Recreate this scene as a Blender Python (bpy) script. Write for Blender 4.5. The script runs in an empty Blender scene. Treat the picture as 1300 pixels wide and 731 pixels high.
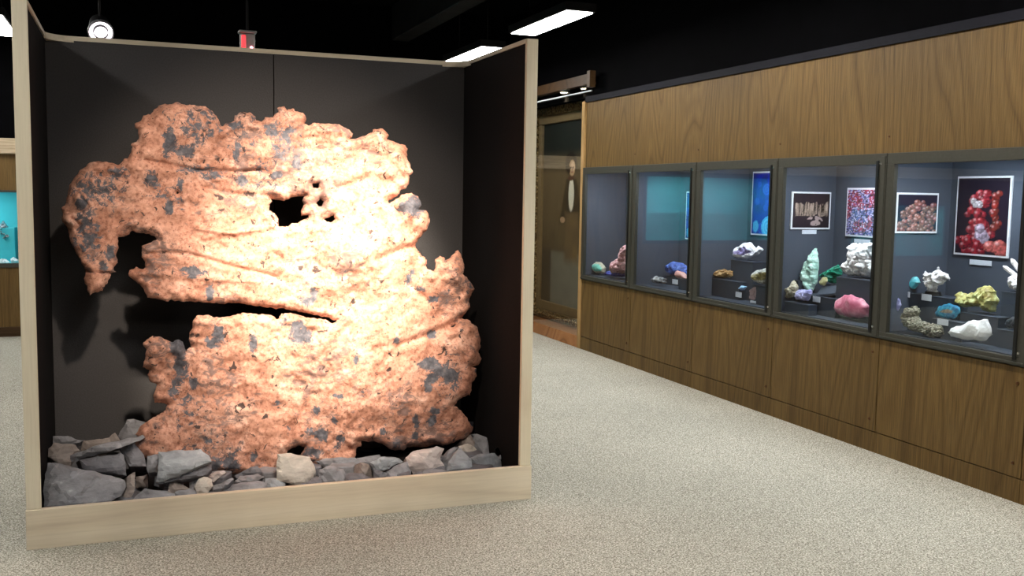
import bpy, bmesh, math, random, mathutils
from mathutils import Vector, noise, geometry
random.seed(7)
C = bpy.context.scene.collection
PI = math.pi

# ------------------------------------------------------------------ camera model
FPX, PITCH, ROLL, YAW, EYE = 1256.35, .0932, .0164, .3685, 1.55
cy, sy = math.cos(YAW), math.sin(YAW); cp, sp = math.cos(PITCH), math.sin(PITCH)
FW = Vector((sy*cp, cy*cp, -sp)); R0 = Vector((cy, -sy, 0)); U0 = R0.cross(FW)
cr, sr = math.cos(ROLL), math.sin(ROLL)
RT = R0*cr + U0*sr; UP = -R0*sr + U0*cr
CAM = Vector((0, 0, EYE))
def ray(x, y): return FW + RT*((x-650)/FPX) - UP*((y-365.5)/FPX)
def at(x, y, ax, v):
    d = ray(x, y); return CAM + d*((v-CAM[ax])/d[ax])
def atplane(x, y, p, n):
    d = ray(x, y); return CAM + d*((p-CAM).dot(n)/d.dot(n))

# ------------------------------------------------------------------ tagging
def tag(o, label=None, cat=None, group=None, kind=None):
    if label: o['label'] = label
    if cat: o['category'] = cat
    if group: o['group'] = group
    if kind: o['kind'] = kind
    return o
def thing(name, loc, label=None, cat=None, group=None, kind=None):
    o = bpy.data.objects.new(name, None); C.objects.link(o); o.location = loc
    o.empty_display_size = .05
    return tag(o, label, cat, group, kind)
def link(name, me, mat, parent=None, smooth=False):
    o = bpy.data.objects.new(name, me); C.objects.link(o)
    if mat: me.materials.append(mat)
    if parent:
        o.parent = parent
        o.matrix_parent_inverse.identity()
        off = wloc(parent)
        if any(abs(c) > 1e-9 for c in off): me.transform(__import__('mathutils').Matrix.Translation(-off))
    if smooth:
        for p in me.polygons: p.use_smooth = True
    return o
def wloc(o):
    v = Vector((0, 0, 0))
    while o: v = v + o.location; o = o.parent
    return v
class MB:
    def __init__(s): s.bm = bmesh.new()
    def box(s, a, b, bev=0.0, seg=1):
        a, b = Vector(a), Vector(b)
        lo = Vector([min(a[i], b[i]) for i in range(3)]); hi = Vector([max(a[i], b[i]) for i in range(3)])
        vs = [s.bm.verts.new((x, y, z)) for x in (lo.x, hi.x) for y in (lo.y, hi.y) for z in (lo.z, hi.z)]
        fs = []
        for q in ((0,1,3,2),(4,6,7,5),(0,4,5,1),(2,3,7,6),(0,2,6,4),(1,5,7,3)):
            fs.append(s.bm.faces.new([vs[i] for i in q]))
        if bev:
            es = list({e for f in fs for e in f.edges})
            bmesh.ops.bevel(s.bm, geom=es, offset=bev, segments=seg, affect='EDGES', profile=.5)
        return s
    def cyl(s, p, q, r, r2=None, n=16, cap=True):
        p, q = Vector(p), Vector(q); r2 = r if r2 is None else r2
        d = (q-p).normalized(); u = d.orthogonal().normalized(); w = d.cross(u)
        A = [s.bm.verts.new(p+(u*math.cos(2*PI*i/n)+w*math.sin(2*PI*i/n))*r) for i in range(n)]
        B = [s.bm.verts.new(q+(u*math.cos(2*PI*i/n)+w*math.sin(2*PI*i/n))*r2) for i in range(n)]
        for i in range(n): s.bm.faces.new((A[i], A[(i+1) % n], B[(i+1) % n], B[i]))
        if cap: s.bm.faces.new(A[::-1]); s.bm.faces.new(B)
        return s
    def prism(s, pts, d):
        d = Vector(d); A = [s.bm.verts.new(p) for p in pts]; B = [s.bm.verts.new(Vector(p)+d) for p in pts]
        n = len(pts)
        s.bm.faces.new(A[::-1]); s.bm.faces.new(B)
        for i in range(n): s.bm.faces.new((A[i], A[(i+1) % n], B[(i+1) % n], B[i]))
        return s
    def sphere(s, c, r, sc=(1, 1, 1), sub=2):
        g = bmesh.ops.create_icosphere(s.bm, subdivisions=sub, radius=r)
        for v in g['verts']: v.co = Vector((v.co.x*sc[0], v.co.y*sc[1], v.co.z*sc[2])) + Vector(c)
        return s
    def build(s, name, mat, parent=None, smooth=False):
        bmesh.ops.recalc_face_normals(s.bm, faces=s.bm.faces)
        me = bpy.data.meshes.new(name); s.bm.to_mesh(me); s.bm.free()
        return link(name, me, mat, parent, smooth)
def base_origin(o):
    """put the origin of a free mesh at its base centre"""
    me = o.data; vs = [v.co for v in me.vertices]
    c = Vector(((min(v.x for v in vs)+max(v.x for v in vs))/2, (min(v.y for v in vs)+max(v.y for v in vs))/2, min(v.z for v in vs)))
    import mathutils
    me.transform(mathutils.Matrix.Translation(-c)); o.location = c
    return o

# ------------------------------------------------------------------ materials
def newmat(name):
    m = bpy.data.materials.new(name); m.use_nodes = True
    nt = m.node_tree; b = nt.nodes['Principled BSDF']
    return m, nt, b
def N(nt, t, **k):
    n = nt.nodes.new(t)
    for a, v in k.items():
        if a in n.inputs: n.inputs[a].default_value = v
        else: setattr(n, a, v)
    return n
def ramp(nt, pts, src=None):
    r = nt.nodes.new('ShaderNodeValToRGB'); e = r.color_ramp.elements
    while len(e) < len(pts): e.new(.5)
    for i, (p, c) in enumerate(pts):
        e[i].position = p; e[i].color = (*c, 1) if len(c) == 3 else c
    if src: nt.links.new(src, r.inputs[0])
    return r
def coords(nt, scale=(1, 1, 1), world=False):
    if world:
        g = nt.nodes.new('ShaderNodeNewGeometry'); s = g.outputs['Position']
    else:
        g = nt.nodes.new('ShaderNodeTexCoord'); s = g.outputs['Object']
    m = nt.nodes.new('ShaderNodeMapping'); m.inputs['Scale'].default_value = scale
    nt.links.new(s, m.inputs[0]); return m.outputs[0]
def plain(name, col, rough=.6, metal=0, noise_amt=.12, nscale=30, bump=0.0, spec=.5):
    m, nt, b = newmat(name)
    v = coords(nt)
    n = N(nt, 'ShaderNodeTexNoise', Scale=nscale, Detail=4); nt.links.new(v, n.inputs['Vector'])
    lo = [c*(1-noise_amt) for c in col]; hi = [min(1, c*(1+noise_amt)) for c in col]
    r = ramp(nt, [(.3, lo), (.7, hi)], n.outputs['Fac'])
    nt.links.new(r.outputs[0], b.inputs['Base Color'])
    b.inputs['Roughness'].default_value = rough; b.inputs['Metallic'].default_value = metal
    b.inputs['Specular IOR Level'].default_value = spec
    if bump:
        bp = N(nt, 'ShaderNodeBump', Strength=1.0, Distance=bump)
        nt.links.new(n.outputs['Fac'], bp.inputs['Height']); nt.links.new(bp.outputs[0], b.inputs['Normal'])
    return m
def emis(name, col, s):
    m, nt, b = newmat(name)
    b.inputs['Base Color'].default_value = (*[c*.8 for c in col], 1)
    b.inputs['Emission Color'].default_value = (*col, 1); b.inputs['Emission Strength'].default_value = s
    return m
def wood(name, dark, mid, light, vert=True, ring=5.0, fine=1.0, rough=.45, bumpd=.0006, stretch=.13, dist=7.0, finemix=.5):
    m, nt, b = newmat(name)
    sc = (1, 1, stretch) if vert else (stretch, 1, 1)
    v = coords(nt, sc)
    w = N(nt, 'ShaderNodeTexNoise', Scale=1.6*ring/5, Detail=1.0, Roughness=.4); nt.links.new(v, w.inputs['Vector'])
    mu = N(nt, 'ShaderNodeMath', operation='MULTIPLY'); mu.inputs[1].default_value = dist*4; nt.links.new(w.outputs['Fac'], mu.inputs[0])
    fr = N(nt, 'ShaderNodeMath', operation='PINGPONG'); fr.inputs[1].default_value = .5; nt.links.new(mu.outputs[0], fr.inputs[0])
    r = ramp(nt, [(0, mid), (.55, light), (.85, mid), (1, dark)])
    mm = N(nt, 'ShaderNodeMath', operation='MULTIPLY'); mm.inputs[1].default_value = 2; nt.links.new(fr.outputs[0], mm.inputs[0])
    nt.links.new(mm.outputs[0], r.inputs[0])
    v2 = coords(nt, (110*fine, 110*fine, 2.6) if vert else (2.2, 90*fine, 90*fine))
    n2 = N(nt, 'ShaderNodeTexNoise', Scale=1.5, Detail=5, Roughness=.65); nt.links.new(v2, n2.inputs['Vector'])
    r2 = ramp(nt, [(.36, [c*.62 for c in dark]), (.56, (1, 1, 1))], n2.outputs['Fac'])
    mx = N(nt, 'ShaderNodeMix', data_type='RGBA', blend_type='MULTIPLY'); mx.inputs[0].default_value = finemix
    nt.links.new(r.outputs[0], mx.inputs[6]); nt.links.new(r2.outputs[0], mx.inputs[7])
    n3 = N(nt, 'ShaderNodeTexNoise', Scale=1.3, Detail=3); nt.links.new(coords(nt, (1, 1, .5)), n3.inputs['Vector'])
    r3 = ramp(nt, [(.3, (.82, .82, .82)), (.7, (1.12, 1.12, 1.12))], n3.outputs['Fac'])
    mx2 = N(nt, 'ShaderNodeMix', data_type='RGBA', blend_type='MULTIPLY'); mx2.inputs[0].default_value = 1
    nt.links.new(mx.outputs[2], mx2.inputs[6]); nt.links.new(r3.outputs[0], mx2.inputs[7])
    nt.links.new(mx2.outputs[2], b.inputs['Base Color'])
    b.inputs['Roughness'].default_value = rough; b.inputs['Specular IOR Level'].default_value = .25
    bp = N(nt, 'ShaderNodeBump', Strength=.6, Distance=bumpd); nt.links.new(n2.outputs['Fac'], bp.inputs['Height']); nt.links.new(bp.outputs[0], b.inputs['Normal'])
    return m

M = {}
M['oak'] = wood('dark_oak_panel', (.114, .066, .019), (.150, .088, .026), (.176, .108, .035), True, 5.5, dist=3.6, stretch=.15, rough=.55, finemix=.42)
M['maple_v'] = wood('maple_post', (.68, .59, .43), (.76, .68, .51), (.80, .73, .57), True, 2.5, fine=.7, dist=1.2, stretch=.2, finemix=.12)
M['maple_h'] = wood('maple_board', (.66, .56, .42), (.73, .635, .48), (.77, .68, .53), False, 4.0, fine=.7, dist=2.0, stretch=.16, finemix=.12)
M['post'] = wood('oak_edge_post', (.34, .20, .07), (.45, .28, .11), (.52, .34, .15), True, 3, dist=2)
M['redwood'] = wood('red_wood_plinth', (.26, .10, .03), (.42, .18, .06), (.50, .23, .09), False, 3, dist=2)
M['darkwood'] = wood('brown_canopy', (.035, .018, .007), (.06, .031, .012), (.08, .043, .017), False, 3, dist=2)
M['black'] = plain('flat_black', (.0015, .0015, .002), .85, noise_amt=.3, nscale=8, spec=.03)
M['duct'] = plain('black_duct', (.012, .012, .013), .75, noise_amt=.3, nscale=5, spec=.1)
M['fascia'] = plain('black_fascia', (.007, .007, .012), .7, spec=.15)
M['panel'] = plain('charcoal_fabric_panel', (.072, .069, .070), .95, noise_amt=.10, nscale=140, bump=.0012, spec=.15)
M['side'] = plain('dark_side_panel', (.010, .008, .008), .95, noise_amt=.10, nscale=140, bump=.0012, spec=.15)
M['bronze'] = plain('dark_bronze_metal', (.050, .048, .036), .55, metal=.2, noise_amt=.08, nscale=60)
M['bronze_dark'] = plain('black_hinge_metal', (.012, .012, .011), .45, metal=.4)
M['screw'] = plain('bright_screw_metal', (.75, .75, .72), .25, metal=1)
M['brass'] = plain('brown_screw_metal', (.11, .05, .02), .4, metal=.7)
M['case'] = plain('case_grey_lining', (.072, .086, .115), .85, noise_amt=.06, nscale=200, spec=.2)
M['riser'] = plain('riser_grey_paint', (.040, .052, .074), .75, noise_amt=.06, nscale=120, spec=.3)
M['card'] = plain('white_card', (.68, .72, .80), .7, noise_amt=.05, nscale=300)
M['pframe'] = plain('white_photo_border', (.82, .84, .88), .5, noise_amt=.02)
M['teal'] = plain('teal_case_backing', (.05, .45, .50), .8, noise_amt=.15, nscale=2)
M['pale'] = wood('pale_ledge', (.40, .31, .20), (.52, .42, .29), (.58, .48, .34), False, 3, dist=2)
M['can'] = plain('black_can_metal', (.008, .008, .009), .6, spec=.2)
M['lensring'] = plain('grey_can_ring', (.25, .25, .27), .4)
M['alarm'] = plain('grey_alarm_metal', (.35, .34, .33), .4, metal=.5)
M['red_lamp'] = emis('red_lamp', (1, .05, .06), 1.6)
M['red_dot'] = emis('red_indicator', (1, .25, .3), 12)
M['tube'] = emis('case_tube_glow', (.8, .9, 1), 3)
M['lens'] = emis('lit_spot_lens', (1, .90, .95), 3)
M['lens_warm'] = emis('warm_spot_lens', (1, .82, .6), 7)
M['diffuser'] = emis('fluorescent_diffuser', (1, .96, .90), 46)

def glassmat():
    m = bpy.data.materials.new('clear_glass'); m.use_nodes = True; nt = m.node_tree
    nt.nodes.remove(nt.nodes['Principled BSDF']); out = nt.nodes['Material Output']
    t = N(nt, 'ShaderNodeBsdfTransparent'); t.inputs[0].default_value = (.95, .97, .97, 1)
    g = N(nt, 'ShaderNodeBsdfGlossy'); g.inputs['Roughness'].default_value = .015
    lw = N(nt, 'ShaderNodeLayerWeight'); lw.inputs[0].default_value = .5
    pw = N(nt, 'ShaderNodeMath', operation='POWER'); pw.inputs[1].default_value = 4.0; nt.links.new(lw.outputs['Facing'], pw.inputs[0])
    fz = N(nt, 'ShaderNodeMath', operation='MULTIPLY_ADD'); fz.inputs[1].default_value = .95; fz.inputs[2].default_value = .045; nt.links.new(pw.outputs[0], fz.inputs[0])
    mx = N(nt, 'ShaderNodeMixShader')
    nt.links.new(fz.outputs[0], mx.inputs[0]); nt.links.new(t.outputs[0], mx.inputs[1]); nt.links.new(g.outputs[0], mx.inputs[2])
    nt.links.new(mx.outputs[0], out.inputs[0]); return m
M['glass'] = glassmat()

def carpet():
    m, nt, b = newmat('beige_carpet')
    v = coords(nt, world=True)
    n = N(nt, 'ShaderNodeTexNoise', Scale=135, Detail=2, Roughness=.75); nt.links.new(v, n.inputs['Vector'])
    vo = N(nt, 'ShaderNodeTexVoronoi', Scale=170); nt.links.new(v, vo.inputs['Vector'])
    sx = N(nt, 'ShaderNodeSeparateColor'); nt.links.new(vo.outputs['Color'], sx.inputs[0])
    ad = N(nt, 'ShaderNodeMath', operation='MULTIPLY_ADD'); ad.inputs[1].default_value = .19; nt.links.new(sx.outputs[0], ad.inputs[0])
    sb_ = N(nt, 'ShaderNodeMath', operation='SUBTRACT'); sb_.inputs[1].default_value = .095; nt.links.new(n.outputs['Fac'], sb_.inputs[0]); nt.links.new(sb_.outputs[0], ad.inputs[2])
    r = ramp(nt, [(.34, (.14, .128, .098)), (.45, (.32, .305, .25)), (.54, (.45, .435, .37)), (.66, (.74, .72, .64))], ad.outputs[0])
    n2 = N(nt, 'ShaderNodeTexNoise', Scale=.9, Detail=3); nt.links.new(v, n2.inputs['Vector'])
    r2 = ramp(nt, [(.3, (.9, .9, .9)), (.7, (1.06, 1.06, 1.06))], n2.outputs['Fac'])
    mx = N(nt, 'ShaderNodeMix', data_type='RGBA', blend_type='MULTIPLY'); mx.inputs[0].default_value = 1
    nt.links.new(r.outputs[0], mx.inputs[6]); nt.links.new(r2.outputs[0], mx.inputs[7]); nt.links.new(mx.outputs[2], b.inputs['Base Color'])
    b.inputs['Roughness'].default_value = .95; b.inputs['Specular IOR Level'].default_value = .1
    bp = N(nt, 'ShaderNodeBump', Strength=.15, Distance=.001); nt.links.new(n.outputs['Fac'], bp.inputs['Height']); nt.links.new(bp.outputs[0], b.inputs['Normal'])
    return m
M['carpet'] = carpet()

def coppermat():
    m, nt, b = newmat('native_copper')
    v = coords(nt, world=True)
    def noi(s, d=5, r=.6, dist=0, vec=v):
        n = N(nt, 'ShaderNodeTexNoise', Scale=s, Detail=d, Roughness=r, Distortion=dist); nt.links.new(vec, n.inputs['Vector']); return n.outputs['Fac']
    base = ramp(nt, [(.30, (.30, .13, .085)), (.45, (.50, .245, .165)), (.58, (.60, .325, .235)), (.72, (.72, .47, .37))], noi(9, 6, .65, .4))
    fine = ramp(nt, [(.36, (.40, .28, .25)), (.47, (.88, .82, .80)), (.55, (1, 1, 1)), (.7, (1.15, 1.12, 1.1))], noi(60, 5, .7))
    mx = N(nt, 'ShaderNodeMix', data_type='RGBA', blend_type='MULTIPLY'); mx.inputs[0].default_value = .8
    nt.links.new(base.outputs[0], mx.inputs[6]); nt.links.new(fine.outputs[0], mx.inputs[7])
    # brownish grey film lying in streaks along the folds
    vs_ = nt.nodes.new('ShaderNodeMapping'); vs_.inputs['Rotation'].default_value = (0, .95, 0); vs_.inputs['Scale'].default_value = (3.2, 2, 5.5)
    nt.links.new(nt.nodes[0].outputs[0] if False else v, vs_.inputs[0])
    st1 = noi(5.5, 7, .72, .9, vs_.outputs[0]); st2 = noi(2.6, 4, .6)
    sa = N(nt, 'ShaderNodeMath', operation='ADD'); nt.links.new(st1, sa.inputs[0]); nt.links.new(st2, sa.inputs[1])
    sr = ramp(nt, [(.525, (0, 0, 0)), (.575, (.8, .8, .8))], None); sh = N(nt, 'ShaderNodeMath', operation='MULTIPLY'); sh.inputs[1].default_value = .5; nt.links.new(sa.outputs[0], sh.inputs[0]); nt.links.new(sh.outputs[0], sr.inputs[0])
    fm = N(nt, 'ShaderNodeMix', data_type='RGBA'); nt.links.new(sr.outputs[0], fm.inputs[0]); nt.links.new(mx.outputs[2], fm.inputs[6]); fm.inputs[7].default_value = (.135, .095, .09, 1)
    mx = fm
    # small dark specks
    sp_ = ramp(nt, [(.632, (0, 0, 0)), (.65, (1, 1, 1))], noi(22, 4, .6, .6))
    sm = N(nt, 'ShaderNodeMix', data_type='RGBA'); nt.links.new(sp_.outputs[0], sm.inputs[0])
    nt.links.new(mx.outputs[2], sm.inputs[6]); sm.inputs[7].default_value = (.06, .035, .03, 1)
    # grey tarnish following the stored patches, edges broken by noise
    a = N(nt, 'ShaderNodeAttribute', attribute_name='tarnish')
    add = N(nt, 'ShaderNodeMath', operation='ADD'); nt.links.new(a.outputs['Fac'], add.inputs[0])
    s2 = N(nt, 'ShaderNodeMath', operation='MULTIPLY_ADD'); s2.inputs[1].default_value = 2.2; s2.inputs[2].default_value = -1.1
    nt.links.new(noi(30, 6, .75, .5), s2.inputs[0]); nt.links.new(s2.outputs[0], add.inputs[1])
    tr = ramp(nt, [(.47, (0, 0, 0)), (.60, (1, 1, 1))], add.outputs[0])
    tcol = ramp(nt, [(.3, (.045, .045, .055)), (.55, (.10, .098, .115)), (.75, (.20, .17, .175))], noi(45, 4))
    tm = N(nt, 'ShaderNodeMix', data_type='RGBA'); nt.links.new(tr.outputs[0], tm.inputs[0])
    nt.links.new(sm.outputs[2], tm.inputs[6]); nt.links.new(tcol.outputs[0], tm.inputs[7])
    nt.links.new(tm.outputs[2], b.inputs['Base Color'])
    b.inputs['Metallic'].default_value = .08
    rr = ramp(nt, [(.3, (.55, .55, .55)), (.7, (.75, .75, .75))], noi(25)); nt.links.new(rr.outputs[0], b.inputs['Roughness'])
    bp = N(nt, 'ShaderNodeBump', Strength=.8, Distance=.008); nt.links.new(noi(48, 8, .72, .3), bp.inputs['Height'])
    nt.links.new(bp.outputs[0], b.inputs['Normal'])
    return m
M['copper'] = coppermat()

def slate(name, col):
    m, nt, b = newmat(name)
    v = coords(nt, (1, 1, 2.2))
    n = N(nt, 'ShaderNodeTexNoise', Scale=9, Detail=7, Roughness=.62, Distortion=.8); nt.links.new(v, n.inputs['Vector'])
    r = ramp(nt, [(.28, [c*.55 for c in col]), (.5, col), (.62, [c*1.2 for c in col]), (.68, [min(1, c*1.9) for c in col]), (.74, col)], n.outputs['Fac'])
    nt.links.new(r.outputs[0], b.inputs['Base Color']); b.inputs['Roughness'].default_value = .7
    n2 = N(nt, 'ShaderNodeTexNoise', Scale=28, Detail=6, Roughness=.65); nt.links.new(v, n2.inputs['Vector'])
    bp = N(nt, 'ShaderNodeBump', Strength=.7, Distance=.005); nt.links.new(n2.outputs['Fac'], bp.inputs['Height']); nt.links.new(bp.outputs[0], b.inputs['Normal'])
    return m
SL = {'g': slate('grey_slate', (.25, .25, .27)), 'd': slate('dark_slate', (.15, .15, .168)), 'b': slate('brown_slate', (.27, .23, .21)),
      'l': slate('pale_slate', (.50, .46, .41)), 'p': slate('pinkish_slate', (.48, .42, .40)), 'u': slate('bluish_slate', (.30, .32, .345))}

def mineral(name, stops, scale=30, rough=.45, bump=.006, core=None, metal=0, vor=False):
    m, nt, b = newmat(name)
    v = coords(nt)
    n = N(nt, 'ShaderNodeTexNoise', Scale=scale, Detail=5, Roughness=.65, Distortion=.5); nt.links.new(v, n.inputs['Vector'])
    k = len(stops)
    r = ramp(nt, [(.32+.38*i/max(1, k-1), c) for i, c in enumerate(stops)], n.outputs['Fac'])
    col = r.outputs[0]
    if core:
        a = N(nt, 'ShaderNodeAttribute', attribute_name='core')
        rc = ramp(nt, [(core[0], (0, 0, 0)), (core[0]+.12, (1, 1, 1))], a.outputs['Fac'])
        mx = N(nt, 'ShaderNodeMix', data_type='RGBA'); nt.links.new(rc.outputs[0], mx.inputs[0])
        rr = ramp(nt, [(.35, core[1]), (.65, core[2])], n.outputs['Fac'])
        nt.links.new(col, mx.inputs[6]); nt.links.new(rr.outputs[0], mx.inputs[7]); col = mx.outputs[2]
    nt.links.new(col, b.inputs['Base Color']); b.inputs['Roughness'].default_value = rough; b.inputs['Metallic'].default_value = metal
    n2 = N(nt, 'ShaderNodeTexVoronoi' if vor else 'ShaderNodeTexNoise', Scale=scale*1.6); nt.links.new(v, n2.inputs['Vector'])
    bp = N(nt, 'ShaderNodeBump', Strength=.8, Distance=bump); nt.links.new(n2.outputs[0], bp.inputs['Height']); nt.links.new(bp.outputs[0], b.inputs['Normal'])
    return m

# ------------------------------------------------------------------ geometry helpers
def jag(poly, step, amp, seed=0, closed=True):
    out = []; n = len(poly)
    for i in range(n):
        a = Vector(poly[i]); b = Vector(poly[(i+1) % n]); L = (b-a).length
        k = max(1, int(round(L/step))); d = (b-a)/max(L, 1e-9); nn = Vector((-d.y, d.x))
        for j in range(k):
            p = a.lerp(b, j/k)
            o = amp*(noise.noise(Vector((p.x/step*.45+seed, p.y/step*.45, seed*1.7)))*1.6) if j else 0
            out.append(p+nn*o)
    return out
def inside(p, poly):
    c = False; n = len(poly); x, y = p
    j = n-1
    for i in range(n):
        xi, yi = poly[i]; xj, yj = poly[j]
        if (yi > y) != (yj > y) and x < (xj-xi)*(y-yi)/(yj-yi)+xi: c = not c
        j = i
    return c
def bdist(pts, polys):
    """distance to nearest boundary sample, by a hash grid"""
    from mathutils import kdtree
    S = [q for pl in polys for q in pl]
    kd = kdtree.KDTree(len(S))
    for i, q in enumerate(S): kd.insert((q[0], q[1], 0), i)
    kd.balance()
    return [kd.find((p[0], p[1], 0))[2] for p in pts]
def trimesh2d(outer, holes, step, seed=0, jit=.25):
    """returns pts, tris, nb (first nb points are boundary)"""
    pts = [Vector(p) for p in outer]; edges = [(i, (i+1) % len(outer)) for i in range(len(outer))]
    for h in holes:
        b = len(pts); pts += [Vector(p) for p in h]; edges += [(b+i, b+(i+1) % len(h)) for i in range(len(h))]
    rnd = random.Random(seed)
    x0 = min(p.x for p in outer); x1 = max(p.x for p in outer); y0 = min(p.y for p in outer); y1 = max(p.y for p in outer)
    cand = []
    y = y0; row = 0
    while y < y1:
        # scanline crossings
        xs = []
        for pl in [outer]+holes:
            m = len(pl)
            for i in range(m):
                a, b = pl[i], pl[(i+1) % m]
                if (a[1] > y) != (b[1] > y): xs.append(a[0]+(y-a[1])*(b[0]-a[0])/(b[1]-a[1]))
        xs.sort()
        for q in range(0, len(xs)-1, 2):
            x = x0+math.ceil((xs[q]-x0)/step)*step + (step*.5 if row % 2 else 0)
            while x < xs[q+1]:
                xj = x+rnd.uniform(-jit, jit)*step
                if xs[q] < xj < xs[q+1]: cand.append(Vector((xj, y)))
                x += step
        y += step*.87; row += 1
    ds = bdist(cand, [outer]+holes)
    keep = [c for c, d in zip(cand, ds) if d > step*.55]
    nb = len(pts); pts += keep
    V, E_, F_, ov, oe, of = geometry.delaunay_2d_cdt(pts, edges, [], 0, 1e-6)
    tris = []
    for f in F_:
        if len(f) != 3: continue
        if any(min(ov[k]) >= nb for k in f if ov[k]): tris.append(tuple(f)); continue
        c = (V[f[0]]+V[f[1]]+V[f[2]])/3
        if not inside(c, outer): continue
        if any(inside(c, h) for h in holes): continue
        tris.append(tuple(f))
    return V, tris
def fbm(p, oct=4, lac=2.1, gain=.5):
    s = 0; a = 1
    for i in range(oct): s += a*noise.noise(p); p = p*lac; a *= gain
    return s

def lump(name, outline, P0, thick, mat, step=None, rough=.15, nscale=14, seed=1, edge=.6, ridged=False, tilt=0.0, flat=False, jagamp=.35, wall=None, smooth=False, billow=False):
    """closed lumpy solid: silhouette outline (pixels) on an upright plane through P0, bellying to front and back"""
    n = Vector((P0.x-CAM.x, P0.y-CAM.y, 0)).normalized()
    if wall is not None: n = (n*(1-wall)+Vector((1, 0, 0))*wall).normalized()
    if tilt: n = Vector((n.x, n.y, tilt)).normalized()
    right = n.cross(Vector((0, 0, 1))).normalized(); upv = right.cross(n).normalized()
    o2 = []
    for x, y in outline:
        w = atplane(x, y, P0, n)-P0; o2.append(Vector((w.dot(right), w.dot(upv))))
    size = max(max(p.x for p in o2)-min(p.x for p in o2), max(p.y for p in o2)-min(p.y for p in o2))
    st = step or size/22
    ob = jag(o2, st, st*jagamp, seed)
    V, T = trimesh2d(ob, [], st, seed)
    # boundary verts by edge use
    cnt = {}
    for t in T:
        for i in range(3):
            e = tuple(sorted((t[i], t[(i+1) % 3]))); cnt[e] = cnt.get(e, 0)+1
    bnd = {v for e, c in cnt.items() if c == 1 for v in e}
    used = sorted({v for t in T for v in t})
    ds = dict(zip(used, bdist([V[v] for v in used], [ob])))
    dm = max(ds.values())
    vs = []; core = []; idF = {}; idB = {}
    for v in used:
        p = V[v]; q = min(1, ds[v]/dm) if v not in bnd else 0
        h = (1-(1-q)**2)**edge if q > 0 else 0
        w = P0+right*p.x+upv*p.y
        nz = fbm(w*nscale+Vector((seed*3.1, 0, 0)), 4)
        if ridged: nz = 1-2*abs(nz)
        if billow: nz = 1.6*math.sqrt(abs(noise.noise(w*nscale)))+.8*math.sqrt(abs(noise.noise(w*nscale*2.3)))-1.1
        d = thick*(h*(1+rough*2*nz)) if not flat else thick*min(1, h*3)*(1+rough*nz)
        if v in bnd:
            idF[v] = idB[v] = len(vs); vs.append(w+n*0); core.append(0)
        else:
            idF[v] = len(vs); vs.append(w-n*d); core.append(q)
            idB[v] = len(vs); vs.append(w+n*thick*h*(1+rough*fbm(w*nscale*.8+Vector((9, seed, 0)), 2))*.8); core.append(q)
    fs = [tuple(idF[i] for i in t) for t in T]+[tuple(idB[i] for i in reversed(t)) for t in T]
    me = bpy.data.meshes.new(name); me.from_pydata([tuple(v) for v in vs], [], fs); me.update()
    a = me.attributes.new('core', 'FLOAT', 'POINT'); a.data.foreach_set('value', core)
    bm = bmesh.new(); bm.from_mesh(me); bmesh.ops.recalc_face_normals(bm, faces=bm.faces); bm.to_mesh(me); bm.free()
    o = link(name, me, mat, None, smooth)
    return o

# ------------------------------------------------------------------ setting
XW = 4.28; CB, CT, WT, KICK = .7123, 1.843, 2.49, .127
YE = 9.15                                    # end of the panelled wall
SEAM = [9.13, 8.05, 6.967, 5.885, 4.805, 3.725, 2.645]
YF = 11.43                                   # far wall
def structure(name, mb, mat): return tag(mb.build(name, mat), kind='structure')
structure('floor', MB().box((-8, -4.5, -.1), (9, 13, 0)), M['carpet'])
structure('ceiling', MB().box((-8, -4.5, 3.7), (9, 13, 3.8)), M['black'])
structure('wall_left', MB().box((-8.1, -4.5, 0), (-8, 13, 3.7)), M['black'])
structure('wall_near', MB().box((-8, -4.6, 0), (9, -4.5, 3.7)), M['oak'])

# right wall: an oak faced cabinet wall
wr = thing('wall_right', (XW, 0, 0), kind='structure')
mb = MB(); mb.box((XW+.012, -4.5, CT-.01), (XW+.10, YE-.03, WT), 0); mb.build('upper_panel', M['oak'], wr)
MB().box((XW-.004, -4.5, WT), (XW+.4, YE-.03, WT+.055)).build('fascia', M['fascia'], wr)
MB().box((XW+.05, -4.5, WT+.055), (XW+.12, YF, 3.7)).build('upper_void', M['black'], wr)
MB().box((XW+.55, -4.5, 0), (XW+.6, YE, WT)).build('cabinet_back', M['black'], wr)
MB().box((XW-.012, YE-.035, 0), (XW+.10, YE+.03, WT+.01), .004).build('end_post', M['post'], wr)
MB().box((XW+.10, YE-.03, 0), (XW+.6, YE+.0, WT)).build('end_panel', M['darkwood'], wr)
# kickboard and lower panels, one per bay
ys = SEAM+[1.565, .485, -.6, -1.7]
panel0 = None
for i in range(len(ys)-1):
    a, b = ys[i], ys[i+1]
    off = Vector((XW, b, 0))
    k = MB().box((XW-.002, b+.0015, 0), (XW+.03, a-.0015, KICK-.002)).build('kickboard', M['oak'])
    p = MB().box((XW, b+.0035, KICK+.003), (XW+.02, a-.0035, CB-.004), .0015).build('lower_panel', M['oak'])
    for o in (k, p):
        import mathutils
        o.data.transform(mathutils.Matrix.Translation(-off)); o.parent = wr; o.location = off-wr.location
    for z in (CB-.09, KICK+.075):
        s = MB().cyl((XW+.002, b+.055, z), (XW-.006, b+.055, z), .011, .008, 12).build('screw', M['brass'])
        s.data.transform(mathutils.Matrix.Translation(-off)); s.parent = p
    if i < 6:
        s = MB().cyl((XW+.014, b+.02, CT+.10), (XW+.008, b+.02, CT+.10), .009, .007, 12).build('screw', M['brass'], wr)

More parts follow.
